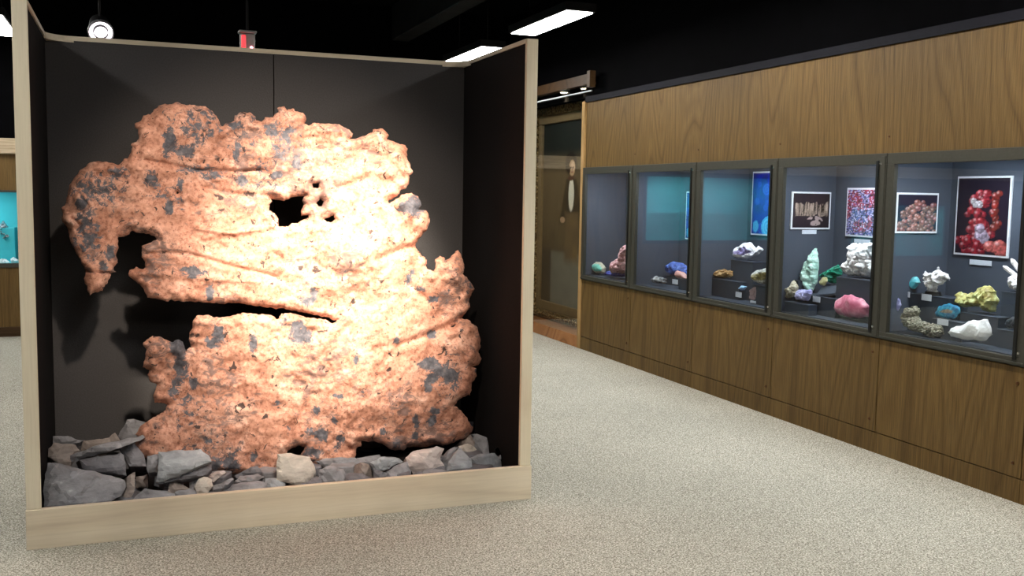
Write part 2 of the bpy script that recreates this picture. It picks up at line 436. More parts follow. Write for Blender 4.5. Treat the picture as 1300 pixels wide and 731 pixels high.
# far wall with its ledge, wood and teal cases
wf = thing('wall_far', (0, YF, 0), kind='structure')
mb = MB(); mb.box((-8, YF, 0), (5.2, YF+.1, .72))
for q0, q1, r0, r1 in ((-8, -2.75, .72, 1.52), (-.95, .30, .72, 1.52), (.30, 2.35, .72, .95), (2.35, 5.2, .72, 1.52)): mb.box((q0, YF, r0), (q1, YF+.1, r1))
mb.build('lower_panel', M['oak'], wf)
MB().box((-8, YF-.02, 0), (5.2, YF, .10)).build('kickboard', M['darkwood'], wf)
MB().box((-8, YF, 1.52), (.30, YF+.1, 1.89)).box((.30, YF, 1.86), (2.35, YF+.1, 1.89)).box((2.35, YF, 1.52), (5.2, YF+.1, 1.89)).build('upper_panel', M['oak'], wf)
MB().box((-8, YF-.05, 1.89), (5.2, YF+.1, 2.05), .006).build('ledge', M['pale'], wf)
MB().box((-8, YF+.03, 2.05), (5.2, YF+.1, 3.7)).build('upper_void', M['black'], wf)

# ------------------------------------------------------------------ big alcove case
BX0, BX1, BYF, BYB, BH, BB, PW = -.4416, 1.8951, 4.598, 5.5978, 2.3185, .1735, .0592
alc = thing('display_alcove', ((BX0+BX1)/2, BYF, 0), 'tall open fronted square display case of pale maple with charcoal lining holding the copper sheet', 'display case')
DECK = .12
MB().box((BX0, BYF-.012, 0), (BX1, BYF+.02, BB), .002).build('base_board', M['maple_h'], alc)
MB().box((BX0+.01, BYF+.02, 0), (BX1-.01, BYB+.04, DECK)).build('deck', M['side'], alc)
for s, x0 in ((0, BX0+.002), (1, BX1-PW-.002)):
    MB().box((x0, BYF, BB+.0005), (x0+PW, BYF+.022, BH), .0015).build('post', M['maple_v'], alc)
for x0, x1 in ((BX0+.006, BX0+PW-.004), (BX1-PW+.004, BX1-.006)):
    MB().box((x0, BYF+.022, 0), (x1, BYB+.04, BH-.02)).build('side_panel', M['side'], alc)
SEAMX = at(347.5, 100, 1, BYB).x
MB().box((BX0+PW-.004, BYB, DECK), (SEAMX-.003, BYB+.04, BH-.02)).build('back_panel', M['panel'], alc)
MB().box((SEAMX+.003, BYB, DECK), (BX1-PW+.004, BYB+.04, BH-.02)).build('back_panel', M['panel'], alc)
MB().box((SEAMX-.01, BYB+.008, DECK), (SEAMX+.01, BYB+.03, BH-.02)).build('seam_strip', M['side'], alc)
# top cap with rounded inside corners
for s in (0, 1):
    xa = BX0 if s == 0 else BX1; xi = BX0+PW if s == 0 else BX1-PW; sg = 1 if s == 0 else -1
    MB().box((xa, BYF+.022, BH-.02), (xi+sg*.004, BYB+.05, BH)).build('top_trim', M['maple_h'], alc)
    r = .13; pts = [Vector((xi, BYB, BH-.03))]
    for k in range(9):
        t = k/8*PI/2
        pts.append(Vector((xi+sg*(r-r*math.sin(t)), BYB-(r-r*math.cos(t)), BH-.03)))
    if s: pts = pts[::-1]
    MB().prism(pts, (0, 0, .031)).build('corner_gusset', M['maple_h'], alc)
MB().box((BX0+PW, BYB-.004, BH-.022), (BX1-PW, BYB+.05, BH+.001)).build('top_trim', M['maple_h'], alc)

# ------------------------------------------------------------------ native copper sheet
OUT = [(87.2,240),(88,235),(93,228),(97,222.5),(102.8,215),(110,210),(114.3,206),(124,204.5),(135.6,205.3),(143.8,207),(150.4,209.4),(154.5,206),(157.8,201.2),(161.9,201.2),(163.5,198.8),(166.8,192.2),(168.5,186.5),(166,184.8),(166.8,182.4),(173.4,179.9),(175.8,176.6),(175.8,170.9),(175,164.3),(170.9,161),(170.9,157),(175,155.3),(180,151.2),(182.4,146.3),(190.6,145.4),(194.7,139.7),(201.3,134),(209.5,131.5),(217.7,132.3),(222.6,129.8),(230,132),(243,133.1),(261,134.8),(269.2,140.5),(274.2,146.3),(277.4,151.2),(279.9,158.6),(283.2,160.2),(287.3,156),(297.1,153.6),(298,146.3),(305.3,142.2),(318.5,143),(324.2,147.9),(325,152.8),(331.6,154.5),(336.5,148.7),(346.4,148.7),(353.7,142.2),(351.5,137),(354.6,135.6),(361,134.8),(364.4,139.7),(372,137.5),(374,140.5),(379.8,142.2),(386.4,144.6),(388.9,151.2),(386.4,156.9),(391.3,159.4),(397,156),(411,156.9),(430.7,157.7),(440.6,163.5),(448,169.2),(447,174.2),(442.2,176.6),(452,175.8),(463.5,172.5),(471.7,167.6),(473.4,164.3),(483.2,163),(489.8,166.8),(493.9,171.7),(490.6,176.6),(499.6,179),(507.8,183.2),(514.4,184),(517.7,188.9),(516.5,198.8),(521,208.6),(524.3,218.5),(520,225),(519.3,233.2),(514.4,240),(507.6,243.3),(504.3,249),(493.6,254),(493.6,258),(498.6,255.6),(510.9,246.6),(522.4,244.6),(528.9,248.2),(533.8,254.8),(535.2,260.5),(530.6,266.3),(542,267),(544.5,272.8),(545.7,279.4),(542.9,289.2),(537.1,296.6),(530.6,304),(527.3,310.6),(528,314.7),(532.2,318.8),(542,330.3),(540.4,336.8),(543.7,341.7),(550.3,344.2),(552.7,338.5),(552.2,329.4),(558.5,324.5),(563.4,326.2),(565,330.3),(571.6,327),(578.1,318.8),(581.4,317.1),(585.5,323.7),(588,331.9),(589.6,340),(587.2,347.5),(592.9,351.6),(597.6,358.2),(602.6,366.4),(598.5,374.6),(595.2,382.8),(597,389.4),(590.3,398.4),(586,403.8),(594.4,405.8),(598.5,410.7),(606.7,415.6),(609.1,427),(610.3,438.6),(607.5,447.6),(611.6,455),(607.5,463.2),(600,465.5),(605,467.4),(605,478),(599.3,486.3),(598.5,492.8),(596.8,501.8),(587,504.3),(580.4,509.2),(577.1,515),(585.3,520.7),(591.9,528.9),(596.8,538),(601,542),(598.5,549.4),(588.6,556.8),(573.8,562.6),(562.4,565.8),(552.5,565),(541,567.5),(516.4,567.5),(513.1,571.6),(500,571.6),(495,570.5),(487.7,564.9),(474.8,559.4),(467.4,561.2),(459,559.4),(458.1,566.8),(452.6,568.6),(450.8,579.7),(448,590),(415,592),(384,588),(381.5,577),(387,566.8),(379.7,565),(365,572.3),(364,580),(356,590),(350,607),(334,605),(293.6,602),(262,601),(230,594),(205,590),(187,582),(171.5,574),(170.5,563.8),(176,556),(171.5,551.5),(176.7,543.3),(184.9,536),(199.2,527),(209.5,520.8),(212.6,513.6),(204,511),(196.2,511.5),(194.5,501.6),(199.4,488.5),(189.5,483.5),(187,475.3),(189.5,469.6),(181.3,466.3),(182.2,459),(184.6,452.4),(186.3,444),(182.2,439.2),(182.2,434.3),(193.6,426),(202.7,427),(210.9,431),(219.9,434.3),(227.3,431),(232.2,433.5),(234.7,442.5),(236.3,447.4),(238.8,442.5),(242.9,440.9),(239.6,431),(240.4,422.8),(244.5,414.6),(245.3,406.4),(249.4,400.7),(265,399.5),(272.3,402.8),(286.7,401.8),(299.5,399.8),(307.2,396.7),(325.6,398.3),(342,399.7),(348.2,401.8),(350.3,404.9),(354.4,403.8),(357.4,397.7),(370.8,397.7),(391.3,402.8),(411.8,405.3),(422,410.6),(433.3,402.8),(424,407),(420,405),(413.8,402.4),(391.3,397.7),(374.9,394.2),(358.5,391),(350.3,392.6),(342,389.9),(321.5,388),(301,384.4),(280.5,385.4),(260.8,383.8),(230,382.8),(215.6,380.8),(211.5,382.8),(197.2,378.7),(187,377.7),(181.8,365.4),(176.7,360.3),(163.3,350),(164.4,342.8),(172.6,338.3),(181.8,341.8),(184.9,338.7),(182.8,330.5),(179.7,326.4),(180,318.8),(179.6,312.2),(191.4,308),(199.6,304),(193.9,299),(183.2,295.8),(166.8,293.3),(164.4,297.4),(157,300.7),(150.4,300.7),(149.6,317),(147,323.7),(149.6,333.5),(144.7,338.5),(144.7,343.4),(148,345),(140.8,347.5),(139.7,353),(133.6,361.3),(130.5,369.5),(119.2,371.5),(114,375.2),(109,361.3),(106.5,353),(109,344),(102.8,331.9),(96.3,320.4),(91.3,310.6),(86.4,294.2),(84.8,287.6),(79,281.8),(78.2,276),(80,271),(77.4,264.6),(83.1,258.9),(85.6,248.2)]
HOLES = [[(342.9,251.4),(348.5,253),(360.8,255),(371.8,250.2),(386.6,248.6),(383.5,255),(386,259.4),(382.3,266.8),(382.3,274.2),(391.5,272.9),(391.5,276.6),(382.9,279.7),(378,283.4),(370.6,282.8),(365.7,287.7),(353.4,287),(353.4,277.8),(348.5,270.5),(341.7,266.8),(342.3,259.4),(345.4,255.7)],
 [(396.5,233.5),(405,232.3),(404.5,238.5),(397.7,238.5)],[(401.4,258),(406.9,252.2),(410.6,255.7),(408.8,261.8),(404.5,261.8)],
 [(411.2,278.5),(423.5,273),(425.4,277.8),(421,282),(415,281.5)],[(224,243.5),(226,243),(227.3,244.6),(226,246.2),(224,246)],[(572,415.5),(577,411.5),(579.5,411.5),(576,415)]]
# grey tarnish patches: px, py, rx, ry, strength
TAR = [(125,240,32,22,.66),(112,300,20,30,.66),(250,160,38,24,.56),(305,175,28,20,.5),(362,178,22,30,.58),(572,478,22,36,.52),(270,575,60,24,.46),(238,520,20,38,.5),(210,240,30,22,.5),(340,225,30,22,.48),(215,182,8,17,1),(235,192,14,8,.9),(262,150,9,15,.65),(250,178,14,16,.6),(200,248,0,0,0),(150,222,15,10,.7),(125,240,18,15,.5),(110,275,16,18,.62),(140,262,18,12,.45),(103,258,8,9,1),(120,300,15,22,.55),(140,320,7,10,.85),(132,337,5,7,.9),(192,228,8,12,.8),(215,262,5,9,1),(229,232,5,8,.9),(230,255,6,14,.6),(300,196,4,12,.85),(248,215,22,7,.7),(268,222,18,6,.75),(307,228,8,9,.8),(330,212,6,10,.65),(245,345,14,6,.95),(267,372,5,10,.95),(392,382,12,6,.8),(398,372,6,6,.7),(345,165,12,12,.75),(362,170,10,14,.7),(377,205,6,12,.85),(352,222,10,8,.7),(340,240,8,6,.5),(297,160,14,7,.7),(320,152,8,6,.6),(313,180,10,5,.45),(372,190,14,10,.5),(395,222,8,6,.45),(277,425,8,13,.95),(268,437,7,6,.9),(227,440,9,12,1.1),(228,465,10,20,.9),(222,492,11,16,.65),(246,486,5,8,1),(240,500,6,14,.6),(262,432,6,6,.6),(322,437,6,11,.9),(382,424,13,13,.95),(375,412,6,6,.8),(361,410,6,6,.7),(545,462,12,9,.95),(560,470,12,8,1.05),(573,478,10,8,1),(548,425,6,5,1.1),(549,480,7,7,1),(543,490,5,8,1.05),(503,432,4,4,1),(452,455,3,8,.8),(572,468,14,14,.4),(577,488,14,14,.6),(568,478,5,10,.6),(552,521,6,4,1),(548,534,6,7,1),(528,534,4,10,.9),(527,552,4,5,.9),(503,562,6,8,.75),(408,552,8,9,.95),(392,545,8,7,.6),(432,557,7,9,.75),(425,567,6,7,.6),(398,575,12,9,.8),(426,503,12,4,.6),(402,520,5,7,.9),(352,512,5,5,.7),(376,525,9,9,.5),(424,534,4,4,1),(486,549,4,4,.9),(489,535,3,10,.6),(365,544,7,6,.55),(340,560,6,6,.4),(263,560,12,14,.5),(290,585,10,12,.85),(275,590,9,14,.75),(298,590,7,9,.8),(322,578,4,7,.8),(250,540,6,14,.5),(230,540,10,16,.45),(260,505,10,12,.4),(525,262,13,12,1),(512,265,8,7,.85),(528,250,6,5,.8),(520,278,12,6,.5),(595,365,6,10,.6),(570,380,8,14,.5),(549,380,7,5,.8),(520,355,4,10,.85),(523,345,3,4,.8),(534,367,6,4,.7),(470,368,0,0,0),(362,262,0,0,0),(605,470,4,3,.9),(600,440,7,10,.45),(590,420,8,8,.4),(290,340,20,3,.35),(205,205,20,4,.35),(460,500,10,6,.4),(310,480,10,8,.35),(345,470,12,8,.3),(385,490,9,6,.35),(500,395,6,5,.5),(470,300,5,3,.5),(440,345,5,4,.5)]
def crease(x, y, pts, w):
    """signed closeness to a polyline"""
    best = 1e9
    for (ax, ay), (bx, by) in zip(pts, pts[1:]):
        dx, dy = bx-ax, by-ay; t = max(0, min(1, ((x-ax)*dx+(y-ay)*dy)/(dx*dx+dy*dy)))
        d = math.hypot(x-ax-t*dx, y-ay-t*dy)
        if d < best: best = d
    return math.exp(-(best/w)**2)
CREASES = [([(185,203),(250,216),(300,218),(330,216)], 2.5, .022), ([(185,322),(240,322),(300,340),(350,352)], 3, .02), ([(180,345),(240,352),(330,358)], 4, -.014),
           ([(250,290),(300,296),(350,286)], 3, -.02), ([(260,240),(300,246),(345,250)], 4, .018), ([(345,270),(310,290),(260,300)], 5, -.018),
           ([(110,345),(145,347)], 1.6, .03), ([(586,404),(560,418),(530,430),(505,440)], 5, .03), ([(528,314),(505,318),(480,330)], 5, .035), ([(494,256),(505,285),(528,300)], 9, .02),
           ([(560,400),(540,380),(520,362)], 5, .02), ([(430,230),(470,215),(500,222)], 6, -.02), ([(460,190),(490,200),(512,225)], 4, .018), ([(340,350),(400,372),(450,400)], 8, .012),
           ([(200,530),(240,500),(250,440)], 6, .018), ([(350,600),(372,540),(400,500)], 5, .014), ([(104,250),(112,262),(104,270)], 2, .03), ([(90,276),(100,284),(98,292)], 2, .03)]
BUMPS = [(103,257,8,.035),(86,280,7,.03),(305,152,14,.03),(483,172,10,.03),(425,168,22,.035),(360,150,16,.03),(520,262,18,.05),(535,285,16,.03),(580,350,16,.05),(572,335,9,.03),(228,445,10,.03),(200,445,14,.03),(222,160,40,.06),(590,440,20,.05),(600,455,9,.03),(500,210,24,.05),(470,320,50,.05),(340,450,60,.04),(450,500,50,.04),(300,330,45,.03),(120,255,30,.05),(350,190,30,.03),(555,350,16,.03),(200,560,25,.03)]
def bd_(x, y): return .5+.9*noise.noise(Vector((x/60, y/60, 14)))
def relief(x, y):
    p = Vector((x/110, y/110, 3.3))
    h = .060*noise.noise(p) + .036*noise.noise(p*2.3+Vector((5, 0, 0)))
    rg = max(0, min(1, (bd_(x, y))))
    h += .012*noise.noise(Vector((x/24, y/17, 1.1))) + (.004+.006*rg)*noise.noise(Vector((x/9.5, y/8, 6.1))) + (.0022+.003*rg)*noise.noise(Vector((x/4.6, y/4.2, 9.2)))+.0012*noise.noise(Vector((x/2.4, y/2.4, 2.2)))
    # long streaks: sweeping diagonal folds, strongest low down and at the right
    u = (x+y*.9)/60; h += .006*noise.noise(Vector((u*6, (x-y)/70, 4)))
    for pts, w, a in CREASES:
        if min(q[0] for q in pts)-4*w < x < max(q[0] for q in pts)+4*w and min(q[1] for q in pts)-4*w < y < max(q[1] for q in pts)+4*w:
            h += a*crease(x, y, pts, w)
    for bx, by, r, a in BUMPS:
        d2 = ((x-bx)**2+(y-by)**2)/(r*r)
        if d2 < 6: h -= a*math.exp(-d2)
    return h
def build_copper():
    outer = jag([Vector(p) for p in OUT], 2.2, 1.15, 3)
    holes = [jag([Vector(p) for p in h], 1.8, .5, 5+i) for i, h in enumerate(HOLES)]
    V, T = trimesh2d(outer, holes, 2.1, 4, .2)
    used = sorted({v for t in T for v in t}); idx = {v: i for i, v in enumerate(used)}
    ds = bdist([V[v] for v in used], [outer]+holes)
    cnt = {}
    for t in T:
        for i in range(3):
            e = (t[i], t[(i+1) % 3]); cnt[e] = 1
    bed = [e for e in cnt if (e[1], e[0]) not in cnt]
    n = len(used); front = []; back = []; tar = []
    for v, d in zip(used, ds):
        x, y = V[v]
        h = relief(x, y)
        # sheet leans a little back at the top; rims roll away to the rear
        base = 5.06+.10*max(0, (360-y)/230)**1.5*.6
        rim = .022*max(0, 1-d/6)**2
        rim -= .022*max(0, 1-abs(d-9)/7)*(0.5+noise.noise(Vector((x/12, y/12, 8))))
        yy = base+h+rim
        front.append(at(x, y, 1, yy))
        th = .010+.035*min(1, d/14)
        back.append(at(x, y, 1, yy+th*(.6+.5*noise.noise(Vector((x/14, y/14, 20))))))
        s = 0
        for a, b, rx, ry, k in TAR:
            if rx and abs(x-a) < 2.2*rx and abs(y-b) < 2.2*ry:
                q = ((x-a)/rx)**2+((y-b)/ry)**2
                s = max(s, k*math.exp(-q*.55))
        tar.append(s)
    F_ = [tuple(idx[i] for i in t) for t in T]
    # orientation: make front faces point to the camera (-Y)
    a, b, c = [front[i] for i in F_[0]]
    if (b-a).cross(c-a).y > 0: F_ = [f[::-1] for f in F_]; bed = [(q, p) for p, q in bed]
    fs = F_+[tuple(i+n for i in reversed(f)) for f in F_]
    for p, q in bed: fs.append((idx[q], idx[p], idx[p]+n, idx[q]+n))
    me = bpy.data.meshes.new('copper_sheet'); me.from_pydata([tuple(v) for v in front+back], [], fs); me.update()
    at_ = me.attributes.new('tarnish', 'FLOAT', 'POINT'); at_.data.foreach_set('value', tar+tar)
    o = link('copper_sheet', me, M['copper'], smooth=True)
    tag(o, 'huge ragged sheet of native copper standing upright among slate in the open case', 'copper specimen')
    base_origin(o)
build_copper()

# ------------------------------------------------------------------ slate rocks in the case
def rock(poly, y, mat, label, tilt=.5, thick=.08, seed=0, group=None, ext=0):
    """a slab: traced face leaning back from depth y, real thickness behind it"""
    zs = [at(px_, py_, 1, y).z for px_, py_ in poly]; zb = min(zs)
    P0 = Vector((0, y, zb)); n = Vector((0, 1, -tilt)).normalized()       # face plane y = y0 + tilt*(z-zb)
    pts = [atplane(a, b, P0, n) for a, b in poly]
    u = Vector((1, 0, 0)); w = n.cross(u).normalized()
    o2 = [Vector(((p-P0).dot(u), (p-P0).dot(w))) for p in pts]
    st = .018
    ob = jag(o2, st, .0045, seed)
    V, T = trimesh2d(ob, [], st, seed, .2)
    cnt = {}
    for t in T:
        for i in range(3): cnt[(t[i], t[(i+1) % 3])] = 1
    bed = [e for e in cnt if (e[1], e[0]) not in cnt]
    used = sorted({v for t in T for v in t}); idx = {v: i for i, v in enumerate(used)}
    ds = bdist([V[v] for v in used], [ob]); m = len(used)
    rnd = random.Random(seed); gx, gy = rnd.uniform(-.18, .18), rnd.uniform(-.15, .15)
    A = []; B = []; dvec = Vector((rnd.uniform(-.2, .2), 0, rnd.uniform(-.25, .05)))
    fac = [(rnd.uniform(-.55, .55), rnd.uniform(-.6, .5), rnd.uniform(-.012, 0)) for _ in range(3)]
    cx = sum(V[v].x for v in used)/m; cyy = sum(V[v].y for v in used)/m
    for v, d in zip(used, ds):
        p = V[v]; bev = .012*max(0, 1-d/.014)
        # terraced cleavage steps
        s = max((p.x-cx)*g[0]+(p.y-cyy)*g[1]+g[2] for g in fac)+.006*noise.noise(Vector((p.x*9+seed, p.y*9, seed)))
        if noise.noise(Vector((p.x*3.5+seed, p.y*7, seed+9))) > .12: s += .007
        s += .002*noise.noise(Vector((p.x*26, p.y*26, seed)))
        wpt = P0+u*p.x+w*p.y
        fr = wpt+n*(s+bev)
        # keep the traced outline: slide along the sight line
        dr = (wpt-CAM).normalized(); fr = wpt+dr*((s+bev)/max(.3, dr.dot(n)))
        A.append(fr); B.append(fr+n*thick*(.85+.3*noise.noise(Vector((p.x*8, p.y*8, seed+4))))+dvec*thick)
    F_ = [tuple(idx[i] for i in t) for t in T]
    fs = F_+[tuple(i+m for i in reversed(f)) for f in F_]
    for p, q in bed: fs.append((idx[q], idx[p], idx[p]+m, idx[q]+m))
    me = bpy.data.meshes.new('slate_rock'); me.from_pydata([tuple(v) for v in A+B], [], fs); me.update()
    for v in me.vertices:
        if v.co.z < DECK+.001: v.co.z = DECK+.001
        v.co.y = min(max(v.co.y, BYF+.03), BYB-.005); v.co.x = min(max(v.co.x, BX0+PW+.001), BX1-PW-.001)
    bm = bmesh.new(); bm.from_mesh(me); bmesh.ops.recalc_face_normals(bm, faces=bm.faces); bm.to_mesh(me); bm.free()
    o = link('slate_rock', me, SL[mat]); base_origin(o)
    return tag(o, label, 'rock', group or 'slate rocks piled around the copper')
ROCKS = [
 ([(60.5,587),(57,602),(55.6,645),(94,643),(132,642),(153,630),(160.6,617),(158,609.4),(141.7,603.7),(97.4,593.8),(76,588)],4.66,'g','largest grey slate boulder with white streaks, filling the front left corner',.35,.16),
 ([(67,553.6),(67,562),(79.4,566),(100.7,562),(108,558.6),(81,553.6)],5.30,'g','thin flat grey slab at the back left, topmost against the left side',.3,.10),
 ([(61.3,569.2),(59.7,580),(79.4,590),(89.2,592),(90.9,582.4),(102.4,572.5),(95.8,564.3),(67.9,561.8)],5.02,'b','brown rounded slate behind the largest boulder in the left corner',.4,.16),
 ([(102.4,572),(105.6,559.4),(125,557),(138.5,555.3),(146,549),(154.9,562.7),(113.8,574)],5.15,'b','brownish slate behind the long thin slab at the left',.3,.12),
 ([(89.2,578.3),(115.5,567.6),(154.9,558.6),(181,552),(183.6,555.3),(177.8,559.4),(154.9,567.6),(118.8,579),(104,582.4),(90.9,586.5)],4.90,'g','long thin slab pointing up to the left foot of the copper',.2,.05),
 ([(148.3,556),(161.4,532.3),(169.6,531.5),(184.4,535.6),(180,551),(160,566)],5.26,'g','upright pale grey slate standing behind the left foot of the copper',.15,.12),
 ([(150,565),(169.6,560),(182.8,577.4),(186,592),(164.7,592)],4.98,'d','dark slate in the shade under the tip of the long thin slab',.3,.12),
 ([(100.7,584),(138.5,577.4),(153.2,575),(157.3,577.4),(160.6,603.7),(145,600.4),(110.6,597),(104,593.8)],4.80,'d','dark wedge shaped block above the largest boulder at the left',.3,.14),
 ([(161.4,605.3),(171.3,598.8),(171.3,618.5),(164.7,636),(151.6,637),(159.8,621.7)],4.72,'b','narrow brown slate standing right of the largest boulder',.4,.09),
 ([(172.6,604.9),(186.9,601.8),(186,618),(171.5,620)],4.86,'b','small brown chip between the narrow brown slate and the upright block',.5,.1),
 ([(163,638),(183.8,619.6),(211.5,623.3),(221.8,626.4),(221.8,636)],4.65,'g','low flat grey wedge along the board, below the small upright block',1.2,.05),
 ([(186.9,578.8),(200.8,576),(201.5,601),(188.3,600.2),(186.2,595.4)],4.80,'g','small upright block against the left end of the large pale slab',.25,.10),
 ([(200.8,573.2),(231.3,571.2),(235.4,571.9),(254.8,569.8),(264.5,577.4),(268.6,585.7),(235,600),(207.7,611.3),(198,611.3),(200.8,598.2)],4.70,'u','large pale bluish slab leaning in front of the lower left copper',.55,.045),
 ([(207,612),(236,599),(268.6,585),(268.8,595.4),(263.1,601.6),(235.4,607.9),(210,612.5)],4.72,'d','dark lower bevel of the large pale bluish slab, added as a separate darker piece',.6,.10),  # the slab's darker lower face, added as its own piece in dark colour
 ([(216,609.3),(225.7,612),(243.7,620.3),(224.3,628),(213,626)],4.72,'b','small brownish shard under the left end of the large pale slab',.6,.07),
 ([(252,607.9),(258.9,605),(268.6,607.9),(270.7,616.2),(262,628),(250.6,628),(247,617.6)],4.68,'l','small pale faceted stone at the board below the large pale slab',.4,.08),
 ([(240,612),(252,607),(250,626),(241,622)],4.74,'g','small grey chip left of the small pale faceted stone',.5,.07),
 ([(263,602.3),(283.9,596.8),(287.3,599.6),(271.4,612),(262,610)],4.84,'p','small pinkish flat piece right of the large pale slab',.7,.08),
 ([(270.7,616.2),(295,606.5),(297,607.9),(279.7,626),(271.4,627)],4.68,'g','triangular grey wedge right of the small pale faceted stone',.7,.08),
 ([(222,624.5),(241,620),(252,624.5),(250,634),(222,636)],4.64,'g','low flat grey piece lying below the small brownish shard',1.2,.04),
 ([(297.7,603.7),(318.5,592.6),(326.8,591.2),(333.7,599.6),(330,604),(300,607)],4.86,'d','dark rounded ridge of slate touching the bottom copper edge',.5,.08),
 ([(297.7,610.6),(304.7,603.7),(326.8,601),(336.5,605),(329.6,608.6),(310.2,613)],4.78,'g','grey slab between the dark ridge and the long flat slab',1.0,.05),
 ([(279.7,630),(295,614.8),(326.8,610),(339.3,612),(336.5,625),(304.7,629)],4.64,'g','long flat grey slab at the board, left of the beige block',.9,.06),
 ([(336.5,607.2),(351.8,607),(362,611),(362,625),(338,627)],4.66,'u','low bluish piece under the left corner of the beige block',.8,.06),
 ([(352,576),(364,575),(393.5,579.7),(400.9,598),(397,609),(379.7,617),(351,610)],4.70,'l','large smooth beige block standing at the front centre',.35,.14),
 ([(401,585.2),(413.8,581.5),(450.8,580.6),(458,587),(454.5,601),(439.7,601),(417.5,597)],4.90,'g','wide grey slab behind, right of the beige block',.7,.10),
 ([(404.6,596.3),(419.4,590.8),(436,595.4),(440.6,607.4),(438,614),(405,618)],4.70,'g','angular grey rock with pale edge at the board, right of the beige block',.6,.10),
 ([(396,606),(408,604),(410,618),(384,620)],4.66,'d','small dark piece between the beige block and the angular grey rock',.7,.06),
 ([(437,601),(460,600),(473,606.5),(472,613),(440,615)],4.68,'d','dark narrow slab lying along the board at the centre',.8,.06),
 ([(457.2,587),(469.2,589),(473.8,607.4),(467.4,609),(455,603)],4.76,'b','brown upright piece at the right end of the wide grey slab',.4,.08),
 ([(450.8,582),(482,577),(484,580.6),(476.6,589),(455,590)],5.00,'g','grey slab under the arched gap in the copper bottom edge',.6,.08),
 ([(469.2,587),(484,579.7),(506,581.5),(511.7,586),(495,594.5),(480.3,601),(473,592.6)],4.74,'u','curved bluish flake leaning up left of the pink white rock',.5,.05),
 ([(473.8,594),(493.2,600),(495,605.5),(494,612),(474.8,613)],4.68,'d','dark grey wedge under the curved bluish flake',.6,.08),
 ([(490,600),(500,592),(517.2,585),(522,598),(520,609),(494,611)],4.72,'g','grey rock tucked against the left side of the pink white rock',.5,.10),
 ([(514.8,580.8),(524.6,572.6),(554.2,566),(564,569.3),(559,584),(564.9,592.3),(547.6,597.2),(524.6,602),(516.4,592.3)],4.74,'p','big pale pinkish rock with pointed corners, right of centre',.5,.12),
 ([(524,601),(548,596),(565,591),(566,603),(525,607)],4.72,'d','dark band of slate under the big pale pinkish rock',.8,.08),
 ([(560.8,584),(572.3,569.3),(582,567.6),(580.5,572.6),(572,592),(563,594)],4.86,'g','small grey piece behind, between the pinkish rock and the bluish pyramid',.4,.08),
 ([(582,566),(593.6,563),(601.8,566.8),(608.4,575.8),(600,584),(588.7,575)],4.94,'l','small pale cream rock peeking over the bluish pyramid',.5,.10),
 ([(566.5,602),(569,585.7),(583.7,567.6),(589.5,574.2),(598.5,582.4),(600.5,599)],4.72,'u','bluish pyramid shaped rock near the front right',.45,.12),
 ([(596.9,580.8),(608.4,575.8),(628,575),(636.3,585.7),(636,597),(601,599.5)],4.74,'u','broad bluish grey rock right of the bluish pyramid',.5,.12),
 ([(601.8,535.6),(606.7,534.5),(615,536.4),(639.6,544.6),(637,562),(628,560),(608.4,552),(602,545)],5.30,'g','grey slab at the back right corner, higher than the rocks near it',.25,.10),
 ([(598.5,551.2),(605,550.4),(631.4,558.6),(639.6,567.6),(646,576),(621.5,581),(611,580),(603,568),(598,563)],5.04,'g','broad sloping grey slab right of the copper foot, below the back corner slab',.6,.12),
 ([(624.8,585.7),(654.3,566),(656.8,569.3),(653,577.5),(636.3,587),(628,590)],4.86,'g','pointed slab leaning up against the right side',.35,.05),
 ([(634,586),(656,576),(658,590),(655,596),(634,597)],4.90,'d','dark rock in the front right corner under the pointed slab',.4,.10),
 ([(586,560),(596.9,549),(603,561),(604,571),(590,571)],5.06,'b','small brownish rock touching the right foot of the copper',.4,.10),
 ([(420,574),(450,570),(500,573),(540,570),(585,566),(585,580),(420,588)],5.24,'d','long dark slate behind the copper, seen through its bottom gap',.5,.08),
]
for i, (poly, y, mt, lab, tl, th) in enumerate(ROCKS): rock(poly, y, mt, lab, tl, th, seed=i+1)
# hidden bed of flat slabs that carries the pile
rnd = random.Random(3)
bedg = 'flat slates lying under the pile'
for i in range(30):
    x = BX0+PW+.14+(i % 10)*.21+rnd.uniform(-.03, .03); y = (4.76, 4.94, 5.4)[i//10]+rnd.uniform(-.02, .02)
    a = rnd.uniform(0, PI); n = rnd.choice((5, 6)); r = rnd.uniform(.075, .10)
    pts = []
    for k in range(n):
        t = a+2*PI*k/n+rnd.uniform(-.25, .25); rr = r*rnd.uniform(.8, 1.1)
        pts.append(Vector((min(max(x+rr*math.cos(t), BX0+PW+.003), BX1-PW-.003), max(BYF+.035, min(BYB-.005, y+rr*.8*math.sin(t))), DECK+.001)))
    m_ = MB().prism(pts, (rnd.uniform(-.01, .01), rnd.uniform(-.01, .01), (.028, .05, .09)[i//10]))
    bmesh.ops.bevel(m_.bm, geom=list(m_.bm.edges), offset=.005, segments=1, affect='EDGES')
    o = m_.build('slate_rock', SL['d' if i % 2 else 'g']); base_origin(o)
    tag(o, 'flat dark slate lying low in the case beneath the other rocks', 'rock', bedg)

